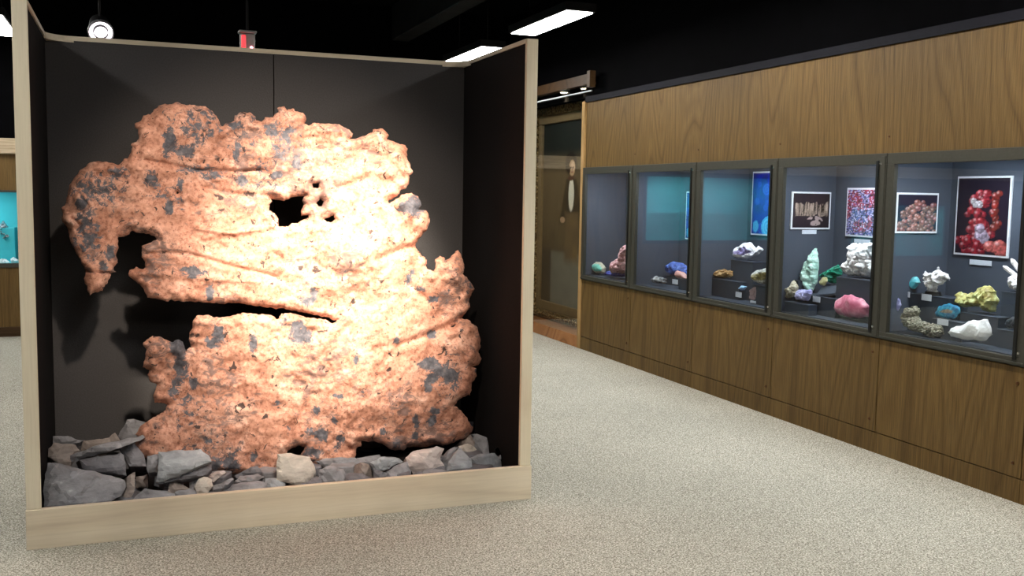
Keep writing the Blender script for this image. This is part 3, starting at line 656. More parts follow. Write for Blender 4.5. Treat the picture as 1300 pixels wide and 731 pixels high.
# ------------------------------------------------------------------ wall display cases
DZ = CB+.05                                   # deck of the cases
CD = .47                                      # depth
def make_case(a, b, label):
    """bay from y=b (near) to y=a (far)"""
    root = thing('display_case', (XW, b, 0), label, 'display case', 'glass fronted cases in the oak wall')
    root.location.z = CB
    L = MB()
    y0, y1 = b+.03, a-.03
    L.box((XW+.02, y0, CB+.005), (XW+CD, y1, DZ)); L.build('deck', M['riser'], root)
    L = MB(); L.box((XW+CD, y0-.01, CB), (XW+CD+.02, y1+.01, CT)); L.build('back_lining', M['case'], root)
    for yy in (y0-.02, y1):
        MB().box((XW+.02, yy, CB), (XW+CD, yy+.02, CT)).build('side_lining', M['case'], root)
    MB().box((XW+.02, y0, CT-.012), (XW+CD, y1, CT)).build('top_lining', M['case'], root)
    # frame: left (far) stile, right (near) stile, rails
    LS, RS, TR, BR = .062, .088, .068, .045
    f = MB()
    f.box((XW-.012, b+.003, CT-TR), (XW+.02, a-.003, CT-.002), .002)
    f.box((XW-.012, b+.003, CB+.002), (XW+.02, a-.003, CB+BR), .002)
    f.box((XW-.012, a-LS, CB+BR), (XW+.02, a-.003, CT-TR), .002)
    f.box((XW-.012, b+.003, CB+BR), (XW+.02, b+RS, CT-TR), .002)
    f.build('frame', M['bronze'], root)
    MB().box((XW-.020, b+.010, CB+.010), (XW-.012, a-.010, CB+.022), .0015).build('sill_rail', M['bronze'], root)
    MB().box((XW-.020, b+RS-.024, CB+.030), (XW-.012, b+RS-.002, CT-.045), .002).build('hinge_bar', M['bronze_dark'], root)
    MB().box((XW-.016, b+.012, CB+.015), (XW-.012, b+.045, CT-.02), .001).build('hinge_plate', M['bronze'], root)
    for z in (CT-.065, CB+.07):
        MB().cyl((XW-.012, b+.048, z), (XW-.021, b+.048, z), .010, .007, 10).build('screw', M['screw'], root)
    MB().box((XW+.004, b+RS, CB+BR), (XW+.010, a-LS, CT-TR)).build('glass_pane', M['glass'], root)
    MB().cyl((XW+.045, b+.12, CT-.035), (XW+.045, a-.12, CT-.035), .013, n=12).build('light_tube', M['tube'], root)
    ld = bpy.data.lights.new('case_lamp', 'AREA'); ld.shape = 'RECTANGLE'; ld.size = .9; ld.size_y = .10
    ld.energy = 17; ld.color = (.84, .92, 1.0)
    lo = bpy.data.objects.new('case_lamp', ld); C.objects.link(lo); lo.parent = root
    lo.location = Vector((XW+.12, (a+b)/2, CT-.03))-wloc(root); lo.rotation_euler = (0, math.radians(-8), PI/2)
    return root
caselab = ['narrow looking farthest glass case, beside the portrait, holding a turquoise and a pink stone',
           'second glass case from the portrait, with a blue stone and silvery stone',
           'middle glass case with the amethyst cluster and blue photograph',
           'glass case with the pale green spire, pink boulder and two photographs',
           'nearest glass case, with the tall red crystal photograph']
for i in range(5): make_case(SEAM[i], SEAM[i+1], caselab[i])
make_case(SEAM[5], SEAM[6], 'empty glass case next after the nearest one, its edge at the right of the photo')

def deckX(px_, py_, z=DZ):
    p = at(px_, py_, 2, z); return p.x
def spec(name, label, outline, mat, X=None, thick=.05, cat='mineral', **k):
    by = max(q[1] for q in outline); cxp = sum(q[0] for q in outline)/len(outline)
    k.setdefault('wall', .75)
    if X is None: X = max(XW+.026+thick*1.15, min(XW+.15, at(cxp, by, 2, DZ+.002).x))
    o = None
    for it in range(4):
        if o: bpy.data.objects.remove(o)
        o = lump(name, outline, at(cxp, by, 0, X), thick, mat, **k)
        mn = min(v.co.x for v in o.data.vertices); mx = max(v.co.x for v in o.data.vertices)
        if mn < XW+.022 and it < 3: X += XW+.023-mn
        elif mx > XW+CD-.004 and it < 3: X -= mx-(XW+CD-.005)
        else: break
    for v in o.data.vertices:
        v.co.z = max(v.co.z, DZ+.001); v.co.x = min(max(v.co.x, XW+.018), XW+CD-.003)
    o.data.update(); base_origin(o)
    return tag(o, label, cat, 'minerals in the wall cases')
W = lambda s: [(s, s, s*1.02)]
MN = {
 'turq': mineral('turquoise_cream', [(.55,.50,.36),(.75,.70,.55)], 25, core=(.30,(.12,.62,.52),(.35,.85,.72))),
 'pinkr': mineral('pink_brown_crystal', [(.30,.12,.13),(.58,.30,.32),(.80,.60,.60)], 32, vor=True),
 'azur': mineral('deep_blue_crystal', [(.01,.015,.10),(.03,.05,.32),(.10,.15,.60)], 50, rough=.3),
 'silv': mineral('silvery_metallic', [(.05,.05,.05),(.35,.36,.38),(.9,.92,.95)], 45, rough=.25, metal=.6),
 'lapis': mineral('blue_fluorite', [(.03,.05,.18),(.07,.14,.48),(.20,.32,.75)], 26),
 'pale_pink': mineral('salmon_stone', [(.45,.20,.18),(.70,.42,.38)], 40),
 'ameth': mineral('white_quartz_rim', [(.62,.62,.70),(.88,.88,.95)], 40, core=(.48,(.09,.07,.20),(.30,.26,.48)), vor=True),
 'brown': mineral('amber_brown_crystal', [(.16,.07,.02),(.45,.26,.10),(.80,.62,.38)], 45, vor=True),
 'skyb': mineral('sky_blue_stone', [(.15,.35,.65),(.45,.68,.90)], 60),
 'geode': mineral('grey_geode', [(.08,.08,.07),(.42,.43,.40),(.75,.76,.72)], 60, core=(.45,(.10,.08,.03),(.28,.24,.08)), vor=True),
 'mauve': mineral('mauve_slab', [(.16,.10,.10),(.30,.21,.22),(.40,.30,.30)], 20),
 'mint': mineral('pale_mint_crystal', [(.30,.58,.48),(.52,.80,.70),(.75,.95,.88)], 30, vor=True),
 'malach': mineral('emerald_green', [(.005,.06,.04),(.01,.22,.13),(.05,.45,.30)], 45, rough=.3),
 'yell': mineral('yellow_disc', [(.38,.36,.16),(.62,.60,.34)], 50),
 'white': mineral('snow_white_crystal', [(.50,.44,.44),(.85,.83,.84),(1,1,1)], 35, vor=True),
 'purew': mineral('pure_white_stone', [(.9,.9,.92),(1,1,1)], 20, rough=.6, bump=.002),
 'pink': mineral('rose_pink_stone', [(.45,.07,.14),(.70,.22,.32),(.92,.62,.66)], 12, rough=.4, bump=.003),
 'lav': mineral('lavender_crystal', [(.20,.20,.50),(.45,.45,.78),(.68,.68,.92)], 28),
 'tan': mineral('tan_crystal', [(.28,.24,.15),(.62,.56,.42),(.85,.80,.68)], 35, vor=True),
 'dark': mineral('black_needle_crystal', [(.01,.01,.015),(.06,.06,.08),(.25,.26,.30)], 60, rough=.3),
 'tq2': mineral('bright_turquoise', [(.04,.36,.48),(.12,.58,.68),(.40,.82,.86)], 26),
 'yg': mineral('yellow_green_crystal', [(.24,.15,.03),(.50,.48,.17),(.75,.85,.48)], 22, vor=True),
 'blus': mineral('banded_blue_slice', [(.01,.08,.20),(.02,.28,.48),(.15,.55,.66)], 34, core=(.68,(.20,.13,.08),(.42,.34,.26))),
 'pyr': mineral('brassy_pyrite', [(.05,.045,.03),(.26,.24,.17),(.75,.72,.58)], 70, rough=.3, metal=.4, vor=True),
 'smoke': mineral('smoky_dark_stone', [(.02,.025,.03),(.07,.08,.10)], 20, rough=.35),
}
spec('turquoise_geode','round cream stone with a turquoise centre at the left of the farthest case',[(752.5,335.7),(756.9,332),(763.4,333),(768.9,340),(767.8,346.2),(756.9,346.6),(752.5,342.2)],MN['turq'],thick=.04,rough=.1)
spec('pink_crystal_rock','tall rough pink rock at the right of the farthest case',[(776.6,342.2),(779.9,331.3),(788.6,324.7),(790.8,313.8),(798.5,309.4),(804,312),(805,346),(778.8,347)],MN['pinkr'],thick=.07,rough=.3,ridged=True)
spec('azurite_cluster','low dark blue crystal cluster in front of the pink rock',[(768.9,344.4),(778.8,343.3),(796.3,345.5),(796.3,351.5),(778.8,351),(770,349.9)],MN['azur'],thick=.035,rough=.3,ridged=True)
spec('silvery_mineral','small silvery metallic lump in the second case from the portrait',[(827.8,354.4),(833,350),(845.5,353),(845.5,359.5),(830.4,359.5)],MN['silv'],thick=.04,rough=.3)
spec('blue_fluorite','large blue cloudy stone at the back of the second case from the portrait',[(844.3,338),(854.4,331.6),(867,334),(876,340.5),(880,349.4),(853,349.4),(845.6,344.3)],MN['lapis'],X=4.62,thick=.06,rough=.25)
spec('salmon_stone','small salmon pink stone on the riser in front of the blue stone',[(857,349.4),(859.5,343),(868.4,345.6),(874.7,352),(874,355),(860.8,353.2)],MN['pale_pink'],X=4.48,thick=.035)
spec('amethyst_cluster','white crystal cluster with a violet hollow, raised in the middle case',[(929.7,323),(933.5,314.8),(946.3,308),(953.8,307.8),(959.8,314.8),(962.8,311.8),(970,317),(964.3,322.4),(947.8,329.5),(937.2,327.7),(931.2,326)],MN['ameth'],X=4.56,thick=.05,rough=.35,nscale=22)
spec('amber_crystal','amber brown crystal group on the low riser in the middle case',[(904.8,348.7),(912.4,342.7),(919.2,341),(926,343),(934.2,341.7),(935,351.7),(920.7,352.5),(905.6,351)],MN['brown'],X=4.50,thick=.04,rough=.4,ridged=True,nscale=24)
spec('sky_blue_stone','tiny sky blue stone behind the small card in the middle case',[(937.2,365.3),(941.7,362.3),(948.5,363.8),(944.8,368.3),(939.5,368.3)],MN['skyb'],thick=.018,X=4.45)
spec('grey_geode','grey white bowl shaped geode at the right of the middle case',[(956,350.2),(961.3,342.7),(977.9,339.7),(986,347),(984,356.3),(973.4,360.8),(964.3,360),(958.3,356.3)],MN['geode'],X=4.44,thick=.06,rough=.3)
spec('mauve_slab','flat mauve brown slab leaning below the grey geode',[(953,378.9),(954.5,366.8),(961.3,362.3),(974.9,365.3),(976.4,369.8),(967.3,381),(956.8,381)],MN['mauve'],thick=.03,rough=.1,flat=True)
spec('mint_spire','tall pale mint green spire pointing upward',[(1017,349.4),(1021.2,336.3),(1028.6,323),(1034.3,315),(1036.8,315),(1039,331.3),(1037.6,357.6),(1031,370),(1022.8,369),(1018.7,357.6)],MN['mint'],X=4.50,thick=.055,rough=.3,nscale=20)
spec('emerald_crystal','dark emerald green crystals beside the pale mint spire',[(1042.5,351),(1049,344.5),(1059,338),(1063.9,335.5),(1068.8,339.6),(1068.8,348.6),(1063.9,352),(1062.2,360),(1054,358.6),(1045.8,353)],MN['malach'],X=4.60,thick=.045,rough=.5,ridged=True,nscale=24)
spec('yellow_disc','small yellow oval stone in front of the emerald green crystals',[(1040,357.6),(1044.2,351.9),(1050,351.9),(1051,356.8),(1047,362.5),(1041.6,362)],MN['yell'],X=4.50,thick=.014,rough=.1)
spec('white_crystal_mass','big snow white lumpy crystal mass on the tall riser',[(1076.9,313),(1083.5,308),(1096.6,309.8),(1113,306.5),(1117,309),(1117,351.3),(1093.3,350.5),(1076.9,349.5),(1068.7,338),(1078.5,327.8)],MN['white'],X=4.55,thick=.07,rough=.45,nscale=16,step=.0065,jagamp=.9,billow=True,smooth=True)
spec('pink_boulder','smooth rounded rose pink boulder on the case floor',[(1060.6,390.5),(1063,380.6),(1072,374),(1082,374),(1095,379),(1103.3,388.8),(1102.5,402),(1088.5,403.6),(1075.4,402),(1065.5,399.5),(1060.6,393.7)],MN['pink'],thick=.045,rough=.2,nscale=9,edge=.6,smooth=True,wall=1)
spec('lavender_crystal','lavender blue crystal lump at the foot of the mint spire',[(1009.7,375.7),(1014.6,367.5),(1031,367.5),(1030.2,374),(1026,382),(1011.3,380.6)],MN['lav'],X=4.37,wall=1,thick=.03,rough=.2,ridged=True)
spec('tan_crystal','tan winged crystal left of the lavender lump',[(994,367.5),(1000,365),(1005.6,362.5),(1008,355),(1013.8,364),(1011.3,372.4),(1006.4,377.3),(998.2,379),(993,378)],MN['tan'],X=4.38,thick=.035,rough=.4,ridged=True)
spec('black_needle_cluster','black needle crystal cluster at the left end behind the tan crystal',[(992,336),(998,334.6),(1004.8,335.5),(1011.3,341.2),(1010.5,351),(998,353.5),(992,353)],MN['dark'],X=4.46,thick=.04,rough=.6,ridged=True,nscale=30)
spec('turquoise_lump','bright turquoise lump on the left riser of the nearest case',[(1143.9,357.2),(1151.7,352),(1164,351),(1168,358.2),(1161.9,366.4),(1153.7,368.5),(1147.6,364.4)],MN['tq2'],X=4.49,thick=.03,rough=.15,wall=1)
spec('white_coral_mineral','white branching mineral on an oval black base in the nearest case',[(1173.2,347),(1175,343.5),(1178.3,347),(1184.5,346),(1190,342),(1191.7,337.7),(1193.5,343),(1199,345.5),(1204,348),(1207,357.2),(1201,355),(1198,360.3),(1190.6,363.4),(1188.6,368),(1192,370.5),(1178,370.5),(1181,366),(1178,363),(1174.2,364.3),(1176.3,355)],MN['white'],X=4.50,thick=.035,rough=.6,ridged=True,nscale=26,jagamp=.7)
spec('yellow_green_crystal','yellow green craggy crystal mass in the nearest case',[(1215.3,381.8),(1217.3,370.5),(1222,372),(1235.8,371.5),(1242,365.4),(1256.3,362.3),(1264.5,369.5),(1267.6,383.9),(1264.5,396),(1248,394),(1246,389),(1225.5,390),(1217.3,385.9)],MN['yg'],X=4.52,thick=.06,rough=.4,nscale=18,jagamp=.6)
spec('blue_slice','blue banded oval slice with brown centre in the nearest case',[(1186.6,397.2),(1192.7,388),(1207,384.9),(1218.4,390),(1219.4,397.2),(1211.2,404.4),(1196.8,403.4),(1188.6,401.3)],MN['blus'],X=4.42,wall=1,thick=.014,rough=.1)
spec('white_boulder','smooth pure white boulder at the front of the nearest case',[(1203,421.8),(1207,416.7),(1219.4,413.6),(1229.6,407.5),(1254.3,405.4),(1260.4,424.9),(1252.2,432),(1223.5,431),(1207,427)],MN['purew'],X=XW+.062,thick=.028,rough=.3,nscale=13,wall=1,edge=.8)
spec('pyrite_cluster','curved brassy pyrite cluster at the lower left of the nearest case',[(1147.6,404.4),(1149,398),(1151.7,391),(1164,388),(1169,396.2),(1165,401.3),(1170,407),(1178.3,409.5),(1194.8,412.6),(1198.9,424),(1186.6,428),(1166,421.8),(1151.7,414.6)],MN['pyr'],wall=1,thick=.035,rough=.6,ridged=True,nscale=34,step=.008,jagamp=.8)
spec('white_branch_mineral','white knobbly mineral half hidden by the frame at the left edge of the nearest case',[(1128,317),(1137.3,316.2),(1142.4,318.2),(1141.4,325),(1143,330.5),(1138.3,332.6),(1142,338),(1145.5,344.9),(1143.5,351),(1137,352),(1128,352)],MN['white'],X=4.56,thick=.04,rough=.5,ridged=True,nscale=24)
spec('white_disc_mineral','pale round disc half hidden at the left edge of the nearest case',[(1130,375),(1137.3,375.7),(1143,380),(1144.6,387),(1141,394),(1137,396),(1130,396)],MN['lav'],X=4.38,thick=.012,rough=.1,wall=1)
spec('smoky_stone','dark smoky stone at the far right end of the nearest case',[(1274.8,411.5),(1280,405),(1285,402),(1302,399),(1308,402),(1308,418),(1280,416.5)],MN['smoke'],X=4.50,thick=.05,rough=.3)
# white crystal with two blades
wc = spec('white_blade_crystal','white crystal with two long blades at the right edge of the nearest case',[(1280,356),(1282,351),(1287,348),(1294,347),(1303,350),(1306,362),(1305,369),(1292,369.5),(1283,366)],MN['white'],X=4.60,thick=.05,rough=.35)
for (a, b, r) in (((1273.5,337.5),(1293,352),.013), ((1283.5,328.5),(1301,352),.014)):
    X = 4.58; p = at(*a, 0, X); q = at(*b, 0, X+.01); d = (q-p).normalized()
    m_ = MB().cyl(p+d*.018, q, r, r, 6); m_.cyl(p, p+d*.018, r*.35, r, 6)
    m_.build('crystal_blade', MN['white'], wc)
# oval base of the coral mineral
P = at(1184.5, 371, 0, 4.50)
o = MB().cyl((P.x, P.y, P.z-.02), (P.x, P.y, P.z+.004), .058, .052, 24).build('oval_stand', M['bronze_dark']); o.data.transform(mathutils.Matrix.Translation((-P.x, -P.y, 0))); o.data.transform(mathutils.Matrix.Diagonal((.7, 1, 1, 1))); o.data.transform(mathutils.Matrix.Translation((P.x, P.y, 0)))
base_origin(o); tag(o, 'black oval stand under the white branching mineral', 'stand')

# risers: left px, right px of front top edge, py at left, front X, depth
def riser(label, xl, xr, py, Xf, depth, cap=True, zb=None, lim=None):
    A = at(xl, py, 0, Xf); B = at(xr, py, 0, Xf)
    z = A.z; zb_ = DZ if zb is None else zb
    ya, yb = A.y, B.y
    if lim: ya = min(ya, lim[0]); yb = max(yb, lim[1])
    Xb = min(Xf+depth, XW+CD-.004)
    t = thing('display_riser', ((Xf+Xb)/2, (ya+yb)/2, zb_), label, 'riser', 'grey risers in the wall cases')
    MB().box((Xf, yb, zb_), (Xb, ya, z-.006), .001).build('body', M['riser'], t)
    MB().box((Xf-.003, yb-.002, z-.006), (Xb, ya+.002, z), .001).build('top_plate', M['riser'], t)
    return z
Z = {}
L5 = (SEAM[4]-.035, SEAM[5]+.035); L4 = (SEAM[3]-.035, SEAM[4]+.035); L3 = (SEAM[2]-.035, SEAM[3]+.035); L2 = (SEAM[1]-.035, SEAM[2]+.035)
riser('low grey riser carrying the salmon pink stone', 862, 884, 353.5, 4.44, .12, lim=L2)
riser('grey riser at the back carrying the large blue stone', 846, 884, 349.5, 4.58, .12, lim=L2)
riser('grey riser under the amber brown crystals', 901, 939, 352.5, 4.43, .068, lim=L3)
riser('tall grey riser under the violet and white cluster', 928, 956, 329.5, 4.50, .14, lim=L3)
riser('grey riser under the grey white geode', 955, 984, 361, 4.40, .10, lim=L3)
riser('tall grey riser under the snow white crystal mass', 1062, 1119, 351, 4.46, .22, lim=L4)
riser('low wide grey riser carrying the yellow oval stone and mint spire', 1016, 1062, 372.5, 4.42, .17, lim=L4)
riser('grey riser at the left end under the black needle cluster', 994, 1014, 353.5, 4.42, .14, lim=L4)
riser('small grey step under the lavender lump and tan crystal', 996, 1027, 382, 4.32, .07, lim=L4)
riser('wide grey riser at the left of the nearest case carrying the turquoise lump', 1140, 1207, 370, 4.46, .14, lim=L5)
riser('grey riser under the yellow green crystal mass', 1219, 1268, 396, 4.46, .14, lim=L5)
riser('low grey riser under the blue banded slice', 1184, 1222, 404, 4.38, .07, lim=L5)
riser('grey riser at the right edge under the white bladed crystal', 1272, 1300, 369.5, 4.55, .14, lim=L5)
riser('low grey riser under the dark smoky stone', 1266, 1300, 417, 4.44, .10, lim=L5)
# tilted slate plate in case 4
p0 = at(1036, 374, 0, 4.44); p1 = at(1060, 372, 0, 4.44); p2 = at(1063, 362, 0, 4.60); p3 = at(1047, 360, 0, 4.60)
o = MB().prism([p0, p1, p2, p3], (0, 0, -.012)).build('tilted_plate', M['case']); base_origin(o)
tag(o, 'thin sloping grey plate between the mint spire and the tall riser', 'plate')

# cards
def card(label, x0, y0, x1, y1, X, lean=True):
    A = at(x0, y0, 0, X); B = at(x1, y0, 0, X); Cc = at(x0, y1, 0, X)
    o = MB().box((X, B.y, Cc.z), (X+.003, A.y, A.z), .0005).build('label_card', M['card']); base_origin(o)
    return tag(o, label, 'card', 'small white cards in the wall cases')
card('blank looking white card beside the salmon pink stone', 853.5, 354, 860.5, 360, 4.43)
card('white card in front of the tiny sky blue stone', 933.8, 370, 941.4, 376.6, 4.40)
card('white card lying below the mauve brown slab', 952.5, 381, 959.5, 384, 4.33)
card('white card between the mint spire and the tall riser', 1031.9, 375.7, 1041.2, 382.7, 4.41)
card('white card under the bright turquoise lump', 1143, 369, 1155, 376, 4.452)
card('white card under the white branching mineral', 1170, 372.6, 1182.5, 380.8, 4.452)
card('white card under the blue banded slice', 1190, 404, 1204, 411.6, 4.372)

# ------------------------------------------------------------------ photographs (painted prints)
def attrmat(name, rough=.35, strength=1):
    m, nt, b = newmat(name)
    a = N(nt, 'ShaderNodeAttribute', attribute_name='paint'); nt.links.new(a.outputs['Color'], b.inputs['Base Color'])
    b.inputs['Roughness'].default_value = rough
    return m
M['print'] = attrmat('printed_photo'); M['canvas'] = attrmat('oil_canvas', .5)
def paint_grid(name, P, U, V_, fn, nu, nv, mat, parent):
    """grid P + u*U + v*V_ with per-corner paint colour"""
    vs = [P+U*(i/nu)+V_*(j/nv) for j in range(nv+1) for i in range(nu+1)]
    fs = [(j*(nu+1)+i, j*(nu+1)+i+1, (j+1)*(nu+1)+i+1, (j+1)*(nu+1)+i) for j in range(nv) for i in range(nu)]
    me = bpy.data.meshes.new(name); me.from_pydata([tuple(v) for v in vs], [], fs); me.update()
    a = me.color_attributes.new('paint', 'FLOAT_COLOR', 'POINT')
    for j in range(nv+1):
        for i in range(nu+1):
            c = fn(i/nu, j/nv); a.data[j*(nu+1)+i].color = (c[0], c[1], c[2], 1)
    return link(name, me, mat, parent)
def blobs(bl, bg, spec_=.9, nz=.25, bandc=None):
    def f(u, v):
        c = bg(u, v) if callable(bg) else bg
        c = tuple(c)
        for (x, y, rx, ry, col) in bl:
            dx, dy = (u-x)/rx, (v-y)/ry; ca = math.cos(x*37); sa = math.sin(x*37); ex = abs(dx*ca+dy*sa); ey = abs(dy*ca-dx*sa); q = .5*(dx*dx+dy*dy)+.5*max(ex, ey, (ex+ey)*.72)**2*1.35
            if q < 1:
                sh = .45+.75*math.sqrt(1-q)*max(0, (.6-.4*dx+.5*dy)) + nz*noise.noise(Vector((u*40, v*40, x*9)))
                hl = math.exp(-((dx+.35)**2+(dy-.35)**2)*14)*spec_
                ck = .72+.38*noise.cell(Vector((u*26+x*5, v*38, y*9))); c = tuple(min(1, max(0, k*sh*ck+hl)) for k in col)
        return c
    return f
def photo(label, quad, wall, fn, nu, nv, pad=.012):
    """wall: ('X',x) back lining or ('Y',y) side lining; quad tl,br px of outer border"""
    (x0, y0), (x1, y1) = quad
    ax, val = (0, wall[1]) if wall[0] == 'X' else (1, wall[1])
    tl = at(x0, y0, ax, val); br = at(x1, y1, ax, val)
    if ax == 1 and tl.x < XW+.036: tl.x = XW+.036
    t = thing('framed_photograph', tl, label, 'photograph', 'mineral photographs hung in the wall cases')
    H_ = tl.z-br.z; nrm = Vector((-1, 0, 0)) if ax == 0 else Vector((0, -1, 0))
    U = Vector((0, br.y-tl.y, 0)) if ax == 0 else Vector((br.x-tl.x, 0, 0))
    d = U.normalized()
    A = tl+nrm*.012; Bq = tl+U-Vector((0, 0, H_))
    MB().box(tl+nrm*.012, Bq, .001).build('white_border', M['pframe'], t)
    P = tl+nrm*.0135+d*pad-Vector((0, 0, H_-pad)); paint_grid('print', P, U-d*2*pad, Vector((0, 0, H_-2*pad)), fn, nu, nv, M['print'], t)
    return t
rq = random.Random(11)
XB = XW+CD-.002
YS4 = SEAM[3]-.032; YS5 = SEAM[4]-.032
# case 5 right: red crystal columns
bl = []
for i in range(60):
    u = rq.gauss(.45, .10); v = rq.uniform(.1, .80); r = rq.uniform(.04, .085); bl.append((u, v, r*1.2, r*.75, (rq.uniform(.35, .65), .03, .05)))
for i in range(18): bl.append((rq.gauss(.77, .04), rq.uniform(.35, .82), .07, .05, (rq.uniform(.18, .5), .04, .03)))
for i in range(26): bl.append((rq.uniform(.02, .55), rq.uniform(.02, .2), .09, .06, (rq.uniform(.35, .6), .02, .04)))
for i in range(7): bl.append((rq.uniform(.42, .6), rq.uniform(.2, .42), .09, .07, (.75, .60, .78)))
for i in range(6): bl.append((rq.uniform(.28, .6), rq.uniform(.62, .74), .06, .035, (.85, .80, .85)))
for i in range(5): bl.append((rq.uniform(.62, .95), rq.uniform(.04, .15), .14, .08, (.85, .18, .16)))
photo('tall photograph of red crystals hanging in the nearest case', ((1218, 224), (1281, 328)), ('X', XB), blobs(bl, (.012, .008, .018), .38), 60, 96)
bl = []
for i in range(110):
    u = rq.uniform(0, 1); top = .86-1.1*(u-.62)**2-(.25 if u < .12 else 0); v = rq.uniform(0.0, max(.1, top-.05)); r = rq.uniform(.05, .10)
    bl.append((u, v, r, r*.9, (rq.uniform(.30, .5), rq.uniform(.15, .2), rq.uniform(.12, .16))))
photo('photograph of a pinkish brown bubbly mineral hanging at the left of the nearest case', ((1129, 244), (1187.5, 296)), ('Y', YS5), blobs(bl, (.01, .012, .03), .45), 60, 50)
# case 4
def needles(u, v):
    r = noise.noise(Vector((u*32, v*2.5, 1))); top = .72+.12*noise.noise(Vector((u*9, 0, 2))); bot = .34+.1*noise.noise(Vector((u*7, 4, 2)))
    if bot < v < top and .05 < u < .96:
        k = max(0, .35+.9*r+.3*noise.noise(Vector((u*45, v*20, 5)))); return (.62*k, .46*k, .36*k)
    if ((u-.6)/.22)**2+((v-.2)/.14)**2 < 1 and noise.noise(Vector((u*8, v*8, 3))) > -.1: return (.40, .30, .28)
    return (.015, .010, .015)
photo('photograph of upright brown needle crystals on black beside the mint spire', ((1004.5, 243), (1052, 291)), ('Y', YS4), needles, 60, 60)
def confetti(u, v):
    a = noise.cell(Vector((u*24, v*40, 1))); b_ = noise.cell(Vector((u*24, v*40, 9))); d_ = noise.cell(Vector((u*40, v*66, 4)))
    w = noise.noise(Vector((u*3.2, v*3.2, 2)))+.25*noise.noise(Vector((u*14, v*20, 6)))
    base = (.50, .06, .12) if w+(v-.5)*.5 > .0 else (.16, .17, .48)
    if -.35 < w < -.12 and a > .1: base = (.40, .40, .70)
    k = .55+.5*a; c = [x*k for x in base]
    if b_ > .72: c = [.45+.3*a, .35+.3*a, .60+.25*a]
    if b_ < -.75: c = [.03, .02, .06]
    if d_ > .85: c = [.8, .7, .85]
    return tuple(max(0, min(1, x)) for x in c)
photo('photograph of red, blue and violet glitter crystals above the white mass', ((1077.5, 238.5), (1113.5, 302)), ('X', XB), confetti, 50, 84)
def bluebot(seed):
    r_ = random.Random(seed); cs = [(r_.uniform(0, 1), r_.uniform(0, 1), r_.uniform(.08, .2)) for i in range(16)]
    def f(u, v):
        c = (.01, .02, .30+.15*noise.noise(Vector((u*6, v*6, 1))))
        for (x, y, r) in cs:
            q = math.hypot((u-x)/1.0, (v-y)/.55)/r
            if q < 1: s = .5+.5*math.cos(q*16); c = (.01+.02*s, .02+.06*s, .36+.25*s)
        for (x, y, rx, ry) in ((.72, .12, .28, .17), (.18, .12, .13, .10)):
            q = math.hypot((u-x)/rx, (v-y)/ry)
            if q < 1: s = .5+.5*math.cos(q*18); c = (.03+.12*s, .35+.25*s, .72+.2*s)
        return c
    return f
photo('deep blue botryoidal photograph at the right of the middle case', ((957.5, 218), (985, 300)), ('X', XB), bluebot(4), 40, 90)
photo('blue photograph almost hidden behind the frame of the second case from the portrait', ((873, 243), (889, 305)), ('X', XB), bluebot(9), 24, 60)
# caption strips under the pictures
card('white caption card under the tall red crystal photograph', 1231, 329, 1259, 335.5, XB-.006)
card('white caption card under the glitter crystal photograph', 1084.4, 303, 1104.8, 308, XB-.006)
A = at(1018, 291.8, 1, YS4); B = at(1036, 297, 1, YS4)
o = MB().box((A.x, YS4-.004, B.z), (B.x, YS4-.001, A.z)).build('label_card', M['card']); base_origin(o)
tag(o, 'white caption card under the brown needle crystal photograph', 'card', 'small white cards in the wall cases')

# ------------------------------------------------------------------ portrait alcove beyond the wall
XP = XW+.26
pa = thing('portrait_alcove', (XW, 9.9, 0), 'tall wooden alcove with a canopy around the gilt framed portrait', 'cabinet')
YA, YB2 = YE+.03, 10.95
MB().box((XW-.006, YA, 0), (XW+.02, YB2, .12), .003).build('plinth', M['redwood'], pa)
MB().box((XW+.02, YA, 0), (XP+.10, YB2, .118), .002).build('plinth_top', M['redwood'], pa)
MB().box((XP+.06, YA, .118), (XP+.10, YB2, 2.66)).build('back_panel', M['black'], pa)
MB().box((XW, YB2, 0), (XP+.1, YB2+.06, 2.66)).build('side_panel', M['darkwood'], pa)
SZ = 2.655
MB().box((XW-.05, 8.97, SZ), (XW-.02, YB2+.06, SZ+.10), .002).build('canopy_board', M['darkwood'], pa)
MB().box((XW-.02, 8.99, SZ+.005), (XP+.1, YB2+.06, SZ+.03)).build('canopy_soffit', M['darkwood'], pa)
MB().box((XW-.065, 8.90, SZ-.035), (XW+.0, 8.97, SZ+.125), .003).build('canopy_end', M['darkwood'], pa)
MB().box((XW-.012, 8.98, 2.588), (XW+.002, YB2, 2.601), .001).build('light_strip', M['card'], pa)
MB().box((XW-.008, 8.98, 2.601), (XW+.0, YB2, SZ+.004)).build('glass_header', M['glass'], pa)
for x_, y_ in ((743, 111), (717, 116)):
    P = at(x_, y_, 2, SZ)
    f = MB().cyl((P.x, P.y, SZ-.012), (P.x, P.y, SZ+.004), .055, .06, 24).build('downlight_ring', M['lensring'], pa)
    l = MB().cyl((0, 0, -.02), (0, 0, -.008), .042, .046, 24).build('downlight_lens', M['lens_warm']); l.parent = f; l.location = (P.x-XW, P.y-9.9, SZ)
MB().box((XW+.004, YA+.005, .12), (XW+.010, YB2, SZ-.002)).build('glass_pane', M['glass'], pa)

